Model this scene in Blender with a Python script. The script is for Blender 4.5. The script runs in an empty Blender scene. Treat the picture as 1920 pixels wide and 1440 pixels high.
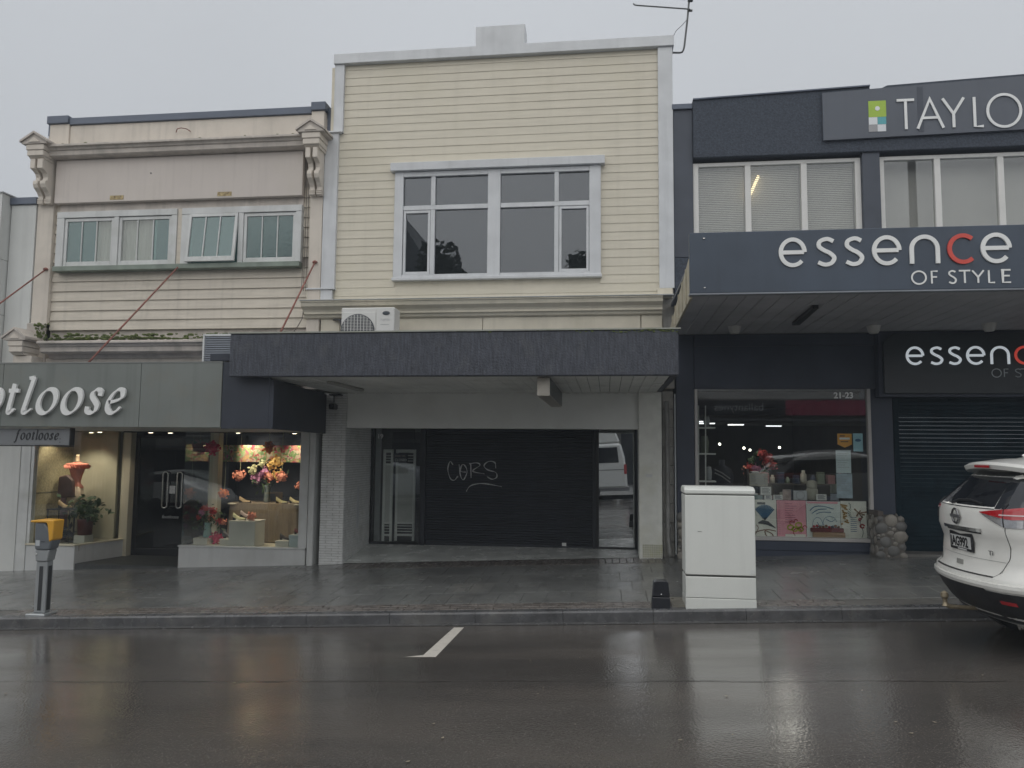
import bpy, math, random
from math import sin, cos, pi, radians, sqrt, atan, atan2
from mathutils import Vector, Matrix
random.seed(7)
SC = bpy.context.scene
COL = SC.collection

# ------------------------------------------------------------------ camera, sky, light
cam_d = bpy.data.cameras.new('camera'); cam = bpy.data.objects.new('camera', cam_d); COL.objects.link(cam)
cam_d.sensor_fit = 'HORIZONTAL'; cam_d.sensor_width = 36.0; cam_d.lens = 36.0 * 1442 / 1920
cam_d.clip_start = 0.05; cam_d.clip_end = 2000
def cam_matrix(yaw, pitch, roll, loc):
    f = Vector((sin(yaw) * cos(pitch), cos(yaw) * cos(pitch), sin(pitch)))
    r0 = Vector((cos(yaw), -sin(yaw), 0)); u0 = r0.cross(f)
    r = r0 * cos(roll) + u0 * sin(roll); u = u0 * cos(roll) - r0 * sin(roll)
    m = Matrix((r, u, -f)).transposed().to_4x4(); m.translation = loc
    return m
cam.matrix_world = cam_matrix(radians(-7.116), radians(4.979), radians(0.5104), (0, 0, 1.89))
SC.camera = cam

SUN_EL, SUN_AZ = radians(36), radians(194)     # overcast: the bright part of the cloud, behind the camera
W = bpy.data.worlds.new('World'); SC.world = W; W.use_nodes = True
nt = W.node_tree; nt.nodes.clear()
sky = nt.nodes.new('ShaderNodeTexSky'); sky.sky_type = 'NISHITA'; sky.sun_disc = False
sky.sun_elevation = SUN_EL; sky.sun_rotation = SUN_AZ; sky.dust_density = 4.0; sky.air_density = 1.0
bw = nt.nodes.new('ShaderNodeRGBToBW'); nt.links.new(sky.outputs[0], bw.inputs[0])
# an even overcast: cloud light grey, a little brighter towards the zenith (as a cloud deck is)
tc = nt.nodes.new('ShaderNodeTexCoord'); sp = nt.nodes.new('ShaderNodeSeparateXYZ'); nt.links.new(tc.outputs['Generated'], sp.inputs[0])
mr = nt.nodes.new('ShaderNodeMapRange'); mr.inputs['From Min'].default_value = 0.0; mr.inputs['From Max'].default_value = 1.0
mr.inputs['To Min'].default_value = 5.5; mr.inputs['To Max'].default_value = 7.4
nt.links.new(sp.outputs['Z'], mr.inputs['Value'])
nz = nt.nodes.new('ShaderNodeTexNoise'); nz.inputs['Scale'].default_value = 1.9; nz.inputs['Detail'].default_value = 3
nt.links.new(tc.outputs['Generated'], nz.inputs['Vector'])
ma = nt.nodes.new('ShaderNodeMath'); ma.operation = 'MULTIPLY_ADD'; ma.inputs[1].default_value = 1.1; ma.inputs[2].default_value = -.55
nt.links.new(nz.outputs['Fac'], ma.inputs[0])
ad = nt.nodes.new('ShaderNodeMath'); ad.operation = 'ADD'; nt.links.new(mr.outputs[0], ad.inputs[0]); nt.links.new(ma.outputs[0], ad.inputs[1])
mx = nt.nodes.new('ShaderNodeMix'); mx.data_type = 'FLOAT'; mx.inputs[0].default_value = .08
nt.links.new(ad.outputs[0], mx.inputs[2]); nt.links.new(bw.outputs[0], mx.inputs[3])
cc = nt.nodes.new('ShaderNodeCombineColor')
for k, g in enumerate((.945, .985, 1.045)):
    mm = nt.nodes.new('ShaderNodeMath'); mm.operation = 'MULTIPLY'; mm.inputs[1].default_value = g
    nt.links.new(mx.outputs[0], mm.inputs[0]); nt.links.new(mm.outputs[0], cc.inputs[k])
bg = nt.nodes.new('ShaderNodeBackground'); bg.inputs['Strength'].default_value = 0.0515
nt.links.new(cc.outputs[0], bg.inputs['Color'])
wo = nt.nodes.new('ShaderNodeOutputWorld'); nt.links.new(bg.outputs[0], wo.inputs['Surface'])

sl = bpy.data.lights.new('sun', 'SUN'); sl.energy = 0.95; sl.angle = radians(120); sl.color = (1.0, .965, .91)
so = bpy.data.objects.new('sun', sl); COL.objects.link(so)
sd = Vector((sin(SUN_AZ) * cos(SUN_EL), cos(SUN_AZ) * cos(SUN_EL), sin(SUN_EL)))
so.rotation_euler = (-sd).to_track_quat('-Z', 'Y').to_euler(); so.location = (0, -10, 30)
SC.view_settings.view_transform = 'Standard'; SC.view_settings.look = 'None'
SC.view_settings.exposure = 0.92; SC.view_settings.gamma = 1.0
try: SC.view_settings.use_curve_mapping = False
except Exception: pass
SC.cycles.use_denoising = True; SC.cycles.max_bounces = 8; SC.cycles.transparent_max_bounces = 16
SC.cycles.sample_clamp_indirect = 6.0

# ------------------------------------------------------------------ ground levels
G = 0.045                                      # the street climbs to the right
KY = 8.83                                      # kerb line
def zr(x, y): return G * x + .018 * max(0, min(KY - y, 5.5))      # road surface
def zf(x, y): return G * x + .12 + .03 * (y - KY)                  # footpath surface

# ------------------------------------------------------------------ materials
MATS = {}
def M(name, col, rough=.6, var=.12, vs=2.5, bump=0., bs=60, metal=0., coat=0., streak=0., spec=.5, dirt=None, dirt_amt=.5, dirt_scale=1.2, stretch=None, rvar=0., emis=None, estr=0.):
    if name in MATS: return MATS[name]
    m = bpy.data.materials.new(name); m.use_nodes = True; t = m.node_tree; t.nodes.clear(); N = t.nodes.new; L = t.links.new
    out = N('ShaderNodeOutputMaterial'); p = N('ShaderNodeBsdfPrincipled'); L(p.outputs[0], out.inputs[0])
    g = N('ShaderNodeNewGeometry'); pos = g.outputs['Position']
    def noise(scale, detail=4, vec=None, rgh=.55):
        n = N('ShaderNodeTexNoise'); n.inputs['Scale'].default_value = scale; n.inputs['Detail'].default_value = detail
        n.inputs['Roughness'].default_value = rgh; L(vec or pos, n.inputs['Vector']); return n.outputs['Fac']
    def mapped(s):
        mp = N('ShaderNodeMapping'); mp.inputs['Scale'].default_value = s; L(pos, mp.inputs['Vector']); return mp.outputs[0]
    def ramp(v, a, b, ta=0., tb=1.):
        r = N('ShaderNodeMapRange'); r.inputs['From Min'].default_value = a; r.inputs['From Max'].default_value = b
        r.inputs['To Min'].default_value = ta; r.inputs['To Max'].default_value = tb; L(v, r.inputs['Value']); return r.outputs[0]
    def mix(f, a, b):
        x = N('ShaderNodeMix'); x.data_type = 'RGBA'
        if isinstance(f, float): x.inputs[0].default_value = f
        else: L(f, x.inputs[0])
        for s, v in ((6, a), (7, b)):
            if isinstance(v, tuple): x.inputs[s].default_value = (*v, 1)
            else: L(v, x.inputs[s])
        return x.outputs[2]
    c = tuple(col)
    lo = tuple(max(0, v * (1 - var)) for v in c); hi = tuple(v * (1 + var * .6) for v in c)
    cur = mix(ramp(noise(vs, 5, mapped(stretch) if stretch else None), .3, .7), lo, hi) if var else None
    if streak:
        s = ramp(noise(1.0, 4, mapped((9, 9, .45))), .52, .8, 0, streak)
        cur = mix(s, cur or c, tuple(v * .45 for v in c))
    if dirt:
        d = ramp(noise(dirt_scale, 6, None, .65), .52, .72, 0, dirt_amt)
        cur = mix(d, cur or c, dirt)
    if cur is None: p.inputs['Base Color'].default_value = (*c, 1)
    else: L(cur, p.inputs['Base Color'])
    p.inputs['Roughness'].default_value = rough; p.inputs['Metallic'].default_value = metal
    if rvar: L(ramp(noise(vs * 1.7, 4), .3, .7, max(.02, rough - rvar), rough + rvar), p.inputs['Roughness'])
    p.inputs['Specular IOR Level'].default_value = spec
    if coat: p.inputs['Coat Weight'].default_value = coat; p.inputs['Coat Roughness'].default_value = .06
    if bump:
        b = N('ShaderNodeBump'); b.inputs['Strength'].default_value = bump; b.inputs['Distance'].default_value = .01
        L(noise(bs, 4), b.inputs['Height']); L(b.outputs[0], p.inputs['Normal'])
    if emis: p.inputs['Emission Color'].default_value = (*emis, 1); p.inputs['Emission Strength'].default_value = estr
    MATS[name] = m; return m

def glass(name, tint=(.8, .83, .82), refl=.06, rough=0., gloss=(.9, .93, .95), bump=0., bscale=6):
    if name in MATS: return MATS[name]
    m = bpy.data.materials.new(name); m.use_nodes = True; t = m.node_tree; t.nodes.clear(); N = t.nodes.new; L = t.links.new
    out = N('ShaderNodeOutputMaterial'); mixn = N('ShaderNodeMixShader'); L(mixn.outputs[0], out.inputs[0])
    tr = N('ShaderNodeBsdfTransparent'); tr.inputs[0].default_value = (*tint, 1)
    gl = N('ShaderNodeBsdfGlossy'); gl.inputs['Roughness'].default_value = rough; gl.inputs['Color'].default_value = (*gloss, 1)
    lw = N('ShaderNodeFresnel'); lw.inputs['IOR'].default_value = 1.5
    a = N('ShaderNodeMath'); a.operation = 'ADD'; a.use_clamp = True; a.inputs[1].default_value = refl; L(lw.outputs[0], a.inputs[0])
    gb = N('ShaderNodeNewGeometry'); iv = N('ShaderNodeMath'); iv.operation = 'SUBTRACT'; iv.inputs[0].default_value = 1.0; L(gb.outputs['Backfacing'], iv.inputs[1])   # the film reflects at its outer face only
    a2 = N('ShaderNodeMath'); a2.operation = 'MULTIPLY'; L(a.outputs[0], a2.inputs[0]); L(iv.outputs[0], a2.inputs[1]); a = a2
    L(a.outputs[0], mixn.inputs[0]); L(tr.outputs[0], mixn.inputs[1]); L(gl.outputs[0], mixn.inputs[2])
    if bump:
        g = N('ShaderNodeNewGeometry'); n = N('ShaderNodeTexNoise'); n.inputs['Scale'].default_value = bscale; L(g.outputs['Position'], n.inputs['Vector'])
        b = N('ShaderNodeBump'); b.inputs['Strength'].default_value = bump; b.inputs['Distance'].default_value = .01; L(n.outputs['Fac'], b.inputs['Height']); L(b.outputs[0], gl.inputs['Normal'])
    MATS[name] = m; return m

def emit(name, col, s):
    return M(name, (.8, .8, .8), emis=col, estr=s, var=0)

# wet asphalt: dark aggregate under a broken water film
def wet_road():
    m = bpy.data.materials.new('wet_asphalt'); m.use_nodes = True; t = m.node_tree; t.nodes.clear(); N = t.nodes.new; L = t.links.new
    out = N('ShaderNodeOutputMaterial'); p = N('ShaderNodeBsdfPrincipled'); L(p.outputs[0], out.inputs[0])
    g = N('ShaderNodeNewGeometry'); pos = g.outputs['Position']
    def nz(s, d=4, sc=None, r=.6):
        n = N('ShaderNodeTexNoise'); n.inputs['Scale'].default_value = s; n.inputs['Detail'].default_value = d; n.inputs['Roughness'].default_value = r
        if sc:
            mp = N('ShaderNodeMapping'); mp.inputs['Scale'].default_value = sc; L(pos, mp.inputs['Vector']); L(mp.outputs[0], n.inputs['Vector'])
        else: L(pos, n.inputs['Vector'])
        return n.outputs['Fac']
    def rng(v, a, b, c, d):
        r = N('ShaderNodeMapRange'); 
        for k, x in zip(('From Min', 'From Max', 'To Min', 'To Max'), (a, b, c, d)): r.inputs[k].default_value = x
        L(v, r.inputs['Value']); return r.outputs[0]
    vo = N('ShaderNodeTexVoronoi'); vo.inputs['Scale'].default_value = 50; L(pos, vo.inputs['Vector'])
    cr = N('ShaderNodeValToRGB'); e = cr.color_ramp.elements
    e[0].position = .25; e[0].color = (.044, .041, .038, 1); e[1].position = .8; e[1].color = (.135, .122, .110, 1)
    L(nz(38, 7, None, .75), cr.inputs[0])
    st = N('ShaderNodeMix'); st.data_type = 'RGBA'; L(rng(nz(.8, 5, (.35, 1.6, 1)), .42, .62, 0, .85), st.inputs[0]); L(cr.outputs[0], st.inputs[6]); st.inputs[7].default_value = (.115, .102, .090, 1)
    # pale chips of stone showing here and there
    ch = N('ShaderNodeMix'); ch.data_type = 'RGBA'; L(rng(nz(85, 2), .62, .70, 0, .8), ch.inputs[0]); L(st.outputs[2], ch.inputs[6]); ch.inputs[7].default_value = (.24, .22, .20, 1)
    L(ch.outputs[2], p.inputs['Base Color'])
    film = rng(nz(.55, 4, (.5, 1.5, 1)), .36, .64, .09, .24)
    L(film, p.inputs['Roughness'])
    p.inputs['IOR'].default_value = 1.5
    L(rng(nz(.55, 4, (.5, 1.5, 1)), .38, .60, 1.0, .30), p.inputs['Coat Weight']); p.inputs['Coat IOR'].default_value = 1.36; L(rng(nz(.9, 3, (.6, 1.6, 1)), .38, .62, .04, .16), p.inputs['Coat Roughness'])
    b = N('ShaderNodeBump'); b.inputs['Distance'].default_value = .004; b.inputs['Strength'].default_value = .13
    L(vo.outputs['Distance'], b.inputs['Height'])
    b2 = N('ShaderNodeBump'); b2.inputs['Distance'].default_value = .02; b2.inputs['Strength'].default_value = .03; L(nz(9, 3), b2.inputs['Height']); L(b.outputs[0], b2.inputs['Normal'])
    L(b2.outputs[0], p.inputs['Normal'])
    b3 = N('ShaderNodeBump'); b3.inputs['Distance'].default_value = .004; b3.inputs['Strength'].default_value = .26; L(vo.outputs['Distance'], b3.inputs['Height']); L(b3.outputs[0], p.inputs['Coat Normal'])
    MATS['wet_asphalt'] = m; return m

def slat_print(name, cols, scale=14, dist=.5):
    """flat floral print: coloured blotches of a Voronoi pattern"""
    m = bpy.data.materials.new(name); m.use_nodes = True; t = m.node_tree; p = t.nodes['Principled BSDF']; N = t.nodes.new; L = t.links.new
    g = N('ShaderNodeNewGeometry'); n = N('ShaderNodeTexNoise'); n.inputs['Scale'].default_value = 7; L(g.outputs['Position'], n.inputs['Vector'])
    mv = N('ShaderNodeVectorMath'); mv.operation = 'MULTIPLY_ADD'; mv.inputs[1].default_value = (dist,) * 3; L(n.outputs['Color'], mv.inputs[0]); L(g.outputs['Position'], mv.inputs[2])
    v = N('ShaderNodeTexVoronoi'); v.inputs['Scale'].default_value = scale; L(mv.outputs[0], v.inputs['Vector'])
    cr = N('ShaderNodeValToRGB'); cr.color_ramp.interpolation = 'CONSTANT'; el = cr.color_ramp.elements
    while len(el) < len(cols): el.new(.5)
    for i, c in enumerate(cols): el[i].position = i / len(cols); el[i].color = (*c, 1)
    sx = N('ShaderNodeSeparateColor'); L(v.outputs['Color'], sx.inputs[0]); L(sx.outputs[0], cr.inputs[0]); L(cr.outputs[0], p.inputs['Base Color'])
    p.inputs['Roughness'].default_value = .7
    MATS[name] = m; return m

# ------------------------------------------------------------------ mesh builder
WORLD = {}
class MB:
    def __init__(s): s.v = []; s.f = []
    def add(s, vs, fs):
        o = len(s.v); s.v += [tuple(p) for p in vs]; s.f += [tuple(o + i for i in f) for f in fs]; return s
    def box(s, x0, x1, y0, y1, z0, z1):
        v = [(x, y, z) for z in (z0, z1) for y in (y0, y1) for x in (x0, x1)]
        return s.add(v, [(0, 2, 3, 1), (4, 5, 7, 6), (0, 1, 5, 4), (1, 3, 7, 5), (3, 2, 6, 7), (2, 0, 4, 6)])
    def prism(s, prof, a0, a1, axis='x'):
        """profile polygon swept along an axis: x -> prof is (y,z); y -> (x,z); z -> (x,y)"""
        def P(a, q):
            return (a, q[0], q[1]) if axis == 'x' else (q[0], a, q[1]) if axis == 'y' else (q[0], q[1], a)
        n = len(prof); v = [P(a0, q) for q in prof] + [P(a1, q) for q in prof]
        f = [tuple(range(n))[::-1], tuple(range(n, 2 * n))] + [(i, (i + 1) % n, n + (i + 1) % n, n + i) for i in range(n)]
        return s.add(v, f)
    def tube(s, pts, r, n=8, caps=True):
        pts = [Vector(p) for p in pts]; rings = []; rr = r if isinstance(r, (list, tuple)) else [r] * len(pts)
        up = None
        for i, p in enumerate(pts):
            d = (pts[min(i + 1, len(pts) - 1)] - pts[max(i - 1, 0)]).normalized()
            if up is None: up = d.orthogonal().normalized()
            up = (up - d * up.dot(d)).normalized(); w = d.cross(up)
            rings.append([p + (up * cos(2 * pi * k / n) + w * sin(2 * pi * k / n)) * rr[i] for k in range(n)])
        v = [q for ring in rings for q in ring]; f = []
        for i in range(len(pts) - 1):
            for k in range(n): f.append((i * n + k, i * n + (k + 1) % n, (i + 1) * n + (k + 1) % n, (i + 1) * n + k))
        if caps: f += [tuple(range(n))[::-1], tuple(range(len(v) - n, len(v)))]
        return s.add(v, f)
    def lathe(s, prof, c, n=16, sx=1., sy=1.):
        v = []; f = []
        for r, z in prof: v += [(c[0] + r * sx * cos(2 * pi * k / n), c[1] + r * sy * sin(2 * pi * k / n), c[2] + z) for k in range(n)]
        for i in range(len(prof) - 1):
            for k in range(n): f.append((i * n + k, i * n + (k + 1) % n, (i + 1) * n + (k + 1) % n, (i + 1) * n + k))
        f += [tuple(range(n))[::-1], tuple(range(len(v) - n, len(v)))]
        return s.add(v, f)
    def ball(s, c, r, n=8, m=5, sq=(1, 1, 1), jit=0.):
        prof = []
        v = [(c[0], c[1], c[2] - r * sq[2])]
        for j in range(1, m):
            a = -pi / 2 + pi * j / m
            for k in range(n):
                q = 1 + random.uniform(-jit, jit)
                v.append((c[0] + r * sq[0] * q * cos(a) * cos(2 * pi * k / n), c[1] + r * sq[1] * q * cos(a) * sin(2 * pi * k / n), c[2] + r * sq[2] * q * sin(a)))
        v.append((c[0], c[1], c[2] + r * sq[2])); f = []
        for k in range(n):
            f.append((0, 1 + (k + 1) % n, 1 + k)); o = 1 + (m - 2) * n; f.append((o + k, o + (k + 1) % n, len(v) - 1))
            for j in range(m - 2): f.append((1 + j * n + k, 1 + j * n + (k + 1) % n, 1 + (j + 1) * n + (k + 1) % n, 1 + (j + 1) * n + k))
        return s.add(v, f)
    def grid(s, rows, close=False):
        n = len(rows[0]); v = [p for r in rows for p in r]; f = []
        for i in range(len(rows) - 1):
            for k in range(n if close else n - 1): f.append((i * n + k, i * n + (k + 1) % n, (i + 1) * n + (k + 1) % n, (i + 1) * n + k))
        return s.add(v, f)
    def build(s, name, mat, parent=None, smooth=False, bevel=0., origin=None, kind=None, label=None, seg=1):
        me = bpy.data.meshes.new(name)
        xs, ys, zs = zip(*s.v)
        o = Vector(origin) if origin else Vector(((min(xs) + max(xs)) / 2, (min(ys) + max(ys)) / 2, min(zs)))
        me.from_pydata([(x - o[0], y - o[1], z - o[2]) for x, y, z in s.v], [], s.f); me.validate()
        import bmesh
        bm = bmesh.new(); bm.from_mesh(me); bmesh.ops.recalc_face_normals(bm, faces=bm.faces); bm.to_mesh(me); bm.free()
        me.materials.append(mat)
        if smooth:
            for p in me.polygons: p.use_smooth = True
        ob = bpy.data.objects.new(name, me); COL.objects.link(ob)
        place(ob, o, parent)
        if bevel:
            b = ob.modifiers.new('edge', 'BEVEL'); b.width = bevel; b.segments = seg; b.limit_method = 'ANGLE'; b.angle_limit = radians(40)
        if kind: ob['kind'] = kind
        if label: ob['label'] = label
        return ob
def place(ob, o, parent):
    WORLD[ob.name] = Vector(o)
    if parent is not None:
        ob.parent = parent; ob.location = Vector(o) - WORLD[parent.name]
    else: ob.location = o
def inst(src, loc, parent, name=None, rot=None):
    o = bpy.data.objects.new(name or src.name.split('.')[0], src.data); COL.objects.link(o); place(o, loc, parent)
    for md in src.modifiers:
        b = o.modifiers.new(md.name, md.type); b.width = md.width; b.segments = md.segments; b.limit_method = md.limit_method; b.angle_limit = md.angle_limit
    if rot: o.rotation_euler = rot
    return o
def tag(o, label=None, cat=None, group=None, kind=None):
    if label: o['label'] = label
    if cat: o['category'] = cat
    if group: o['group'] = group
    if kind: o['kind'] = kind
    return o
def thing(name, loc, label, cat, group=None, kind=None):
    o = bpy.data.objects.new(name, None); COL.objects.link(o); o.empty_display_size = .1; place(o, Vector(loc), None)
    return tag(o, label, cat, group, kind)
def bx(name, x0, x1, y0, y1, z0, z1, mat, parent=None, bevel=0., **k):
    return MB().box(x0, x1, y0, y1, z0, z1).build(name, mat, parent, bevel=bevel, **k)
def text(name, body, size, loc, mat, parent, extrude=.002, rot=(pi / 2, 0, 0), align='LEFT', shear=0., offset=0.):
    cu = bpy.data.curves.new(name, 'FONT'); cu.body = body; cu.size = size; cu.extrude = extrude; cu.align_x = align; cu.shear = shear; cu.offset = offset; cu.resolution_u = 4
    tmp = bpy.data.objects.new('tmp_text', cu); COL.objects.link(tmp); bpy.context.view_layer.update()
    me = bpy.data.meshes.new_from_object(tmp.evaluated_get(bpy.context.evaluated_depsgraph_get()))
    bpy.data.objects.remove(tmp); bpy.data.curves.remove(cu)
    me.materials.clear(); me.materials.append(mat)
    o = bpy.data.objects.new(name, me); COL.objects.link(o); place(o, Vector(loc), parent); o.rotation_euler = rot
    return o

# stroke letters: a pen drawn along centre lines, with a broad nib for the serif italic
def arc(cx, cy, rx, ry, a0, a1, n=18):
    return [(cx + rx * cos(radians(a0 + (a1 - a0) * i / n)), cy + ry * sin(radians(a0 + (a1 - a0) * i / n))) for i in range(n + 1)]
def spl(pts, n=6):
    P = [pts[0]] + list(pts) + [pts[-1]]; out = []
    for i in range(1, len(P) - 2):
        p0, p1, p2, p3 = P[i - 1], P[i], P[i + 1], P[i + 2]
        for k in range(n):
            t = k / n
            out.append(tuple(.5 * (2 * p1[j] + (p2[j] - p0[j]) * t + (2 * p0[j] - 5 * p1[j] + 4 * p2[j] - p3[j]) * t * t + (3 * p1[j] - p0[j] - 3 * p2[j] + p3[j]) * t ** 3) for j in (0, 1)))
    out.append(tuple(pts[-1])); return out
SANS = {
 'e': [arc(.5, .5, .46, .47, 0, 318, 30), [(.06, .5), (.93, .5)]],
 's': [spl([(.74, .87), (.52, .96), (.26, .88), (.22, .70), (.40, .55), (.60, .45), (.76, .28), (.66, .09), (.42, .03), (.18, .12)])],
 'n': [[(.10, 0), (.10, .52)] + arc(.48, .52, .38, .44, 180, 0, 18) + [(.86, 0)]],
 'c': [arc(.52, .5, .46, .47, 48, 312, 24)],
 'T': [[(0, 1), (.74, 1)], [(.37, 1), (.37, 0)]], 'A': [[(0, 0), (.42, 1), (.84, 0)], [(.16, .36), (.68, .36)]],
 'Y': [[(0, 1), (.37, .46), (.74, 1)], [(.37, .46), (.37, 0)]], 'L': [[(.05, 1), (.05, 0), (.52, 0)]],
 'O': [arc(.52, .5, .52, .52, 0, 360, 36)], 'R': [[(.05, 0), (.05, 1), (.3, 1)] + arc(.3, .74, .28, .26, 90, -90, 12) + [(.05, .48)], [(.28, .48), (.66, 0)]],
 'F': [[(.05, 0), (.05, 1), (.5, 1)], [(.05, .53), (.44, .53)]], 'E': [[(.52, 1), (.05, 1), (.05, 0), (.52, 0)], [(.05, .53), (.46, .53)]],
 'S': [spl([(.56, .90), (.36, 1.0), (.12, .92), (.08, .74), (.24, .58), (.44, .46), (.58, .28), (.50, .06), (.28, 0), (.05, .10)])],
}
ITAL = {
 'o': [arc(.40, .5, .36, .5, 0, 360, 36)],
 't': [[(.26, 1.22), (.26, .2)] + spl([(.26, .2), (.30, .05), (.42, .03), (.56, .18)]), [(.04, .94), (.56, .94)]],
 'l': [[(.10, 1.46), (.27, 1.5)], [(.27, 1.5), (.27, .2)] + spl([(.27, .2), (.31, .05), (.42, .03), (.55, .18)])],
 's': [spl([(.62, .72), (.60, .90), (.40, .98), (.20, .86), (.22, .68), (.42, .50), (.58, .32), (.54, .10), (.32, .02), (.10, .10), (.06, .28)])],
 'e': [spl([(.08, .46), (.40, .52), (.66, .66), (.62, .92), (.42, .98), (.20, .82), (.06, .50), (.10, .18), (.32, .02), (.56, .10), (.70, .26)])],
 'f': [spl([(.72, 1.40), (.60, 1.5), (.44, 1.4), (.36, 1.1), (.30, .6), (.24, .1), (.16, -.3), (-.02, -.42), (-.12, -.3)]), [(.08, .94), (.58, .94)]],
}
def letter_fit(ch, font, x0, x1, z0, z1, y, depth, pen, mat, parent, name='letter', nib=None, slant=0., asc=1.):
    xs = [(p[0] + slant * p[1] / 1.0) for q in font[ch] for p in q]; h = z1 - z0 - (pen if asc == 1. else 0)
    wd = (x1 - x0 - pen) / max(1e-6, (max(xs) - min(xs)) * h)
    # slant is folded into the width so that the glyph fills its measured box
    return letter(ch, font, h, x0 + pen / 2 - min(xs) * wd * h, z0 + (pen / 2 if asc == 1. else 0), y, depth, pen, mat, parent, name, width=wd, nib=nib, slant=slant * wd)
def letter(ch, font, h, x, z, y, depth, pen, mat, parent, name='letter', width=1., nib=None, slant=0., facing=-1):
    mb = MB()
    for path in font[ch]:
        path = [p for i, p in enumerate(path) if i == 0 or abs(p[0] - path[i - 1][0]) + abs(p[1] - path[i - 1][1]) > 1e-4]
        pts = [((px * width + slant * pz) * h + x, pz * h + z) for px, pz in path]
        L_, R_ = [], []
        for i, p in enumerate(pts):
            a = pts[max(i - 1, 0)]; b = pts[min(i + 1, len(pts) - 1)]
            if pts[0] == pts[-1] or (abs(pts[0][0] - pts[-1][0]) + abs(pts[0][1] - pts[-1][1]) < 1e-6):
                if i == 0: a = pts[-2]
                if i == len(pts) - 1: b = pts[1]
            dx, dz = b[0] - a[0], b[1] - a[1]; l = max(1e-9, sqrt(dx * dx + dz * dz)); dx /= l; dz /= l
            hw = pen * .5; sc = 1.
            if 0 < i < len(pts) - 1:                       # mitre
                d1 = (p[0] - pts[i - 1][0], p[1] - pts[i - 1][1]); l1 = max(1e-9, sqrt(d1[0] ** 2 + d1[1] ** 2))
                cs = (d1[0] * dx + d1[1] * dz) / l1; sc = 1 / max(.45, cs)
            if nib is not None:
                hw = pen * .5 * (.26 + .74 * abs(sin(atan2(dz, dx) - nib)))
            L_.append((p[0] - dz * hw * sc, p[1] + dx * hw * sc)); R_.append((p[0] + dz * hw * sc, p[1] - dx * hw * sc))
        n = len(pts); jit = random.uniform(0, .0006)
        yf, yb = y - jit, y + depth
        v = [(q[0], yf, q[1]) for q in L_] + [(q[0], yf, q[1]) for q in R_] + [(q[0], yb, q[1]) for q in L_] + [(q[0], yb, q[1]) for q in R_]
        f = []
        for i in range(n - 1):
            f += [(i, i + 1, n + i + 1, n + i), (2 * n + i, 3 * n + i, 3 * n + i + 1, 2 * n + i + 1), (i, 2 * n + i, 2 * n + i + 1, i + 1), (n + i, n + i + 1, 3 * n + i + 1, 3 * n + i)]
        f += [(0, n, 3 * n, 2 * n), (n - 1, 3 * n - 1, 4 * n - 1, 2 * n - 1)]
        mb.add(v, f)
    return mb.build(name, mat, parent)
# ------------------------------------------------------------------ shared materials
white_paint = M('white_paint', (.615, .63, .645), .55, .10, 3, streak=.25, bump=.1, bs=30)
white_dirty = M('white_dirty', (.60, .61, .60), .6, .12, 3, streak=.3, bump=.15, bs=40, dirt=(.30, .31, .24), dirt_amt=.35, dirt_scale=2.2)
cream_board = M('cream_board', (.635, .59, .485), .6, .07, 5, stretch=(.4, 1, 6), streak=.14, bump=.12, bs=90, dirt=(.54, .50, .36), dirt_amt=.3, dirt_scale=.9)
cream_trim = M('cream_trim', (.665, .615, .50), .6, .10, 3, streak=.2, dirt=(.42, .40, .27), dirt_amt=.35)
peach = M('peach_plaster', (.66, .60, .525), .75, .16, 1.6, streak=.34, bump=.25, bs=45, dirt=(.42, .395, .34), dirt_amt=.55, dirt_scale=1.6)
peach_board = M('peach_board', (.61, .555, .47), .65, .12, 4, stretch=(.4, 1, 6), streak=.30, bump=.2, bs=60, dirt=(.40, .37, .31), dirt_amt=.35)
peach_weathered = M('peach_weathered', (.55, .50, .45), .8, .2, 3, streak=.5, bump=.3, bs=40, dirt=(.26, .25, .22), dirt_amt=.6, dirt_scale=2)
metal_cap = M('slate_metal', (.105, .125, .165), .45, .15, 2, metal=.2)
navy_stucco = M('navy_stucco', (.060, .066, .084), .50, .45, 24, bump=.8, bs=40, streak=.4, stretch=(1.6, 1.6, .22), spec=.4, dirt=(.095, .10, .105), dirt_amt=.5, dirt_scale=3.5)
navy_flat = M('navy_paint', (.030, .036, .052), .5, .2, 3, streak=.2, bump=.1, bs=50)
dark_stucco = M('dark_blue_stucco', (.060, .071, .092), .75, .35, 30, bump=1.0, bs=42, spec=.3)
dark_plain = M('dark_blue_render', (.062, .072, .094), .6, .15, 2.2, streak=.2, bump=.15, bs=60)
dark_wall = M('dark_navy_wall', (.036, .047, .074), .55, .2, 2, bump=.1, bs=60)
soffit_white = M('soffit_board', (.74, .75, .72), .6, .12, 2, stretch=(1, .5, 1), bump=.1, bs=40, dirt=(.30, .30, .27), dirt_amt=.4, dirt_scale=1.6)
grey_soffit = M('grey_soffit', (.40, .405, .43), .6, .15, 2, dirt=(.25, .25, .25), dirt_amt=.5)
brick_white = M('white_brick', (.74, .75, .74), .6, .10, 9, bump=.5, bs=70, dirt=(.36, .36, .32), dirt_amt=.4, dirt_scale=3)
mossy_white = M('white_mossy_tile', (.72, .73, .68), .5, .1, 6, bump=.15, bs=60, dirt=(.58, .58, .48), dirt_amt=.6, dirt_scale=2.0)
fascia_green = M('grey_green_board', (.180, .197, .185), .55, .10, 1.5, streak=.42, bump=.12, bs=60, dirt=(.20, .18, .14), dirt_amt=.35, dirt_scale=1.6)
letter_white = M('letter_white', (.78, .79, .78), .4, .05, 4)
letter_red = M('letter_red', (.62, .07, .05), .4, .05, 4)
black_metal = M('black_metal', (.012, .013, .016), .4, .2, 4)
shutter_black = M('shutter_black', (.014, .017, .026), .5, .3, 4, bump=.05, bs=30)
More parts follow.
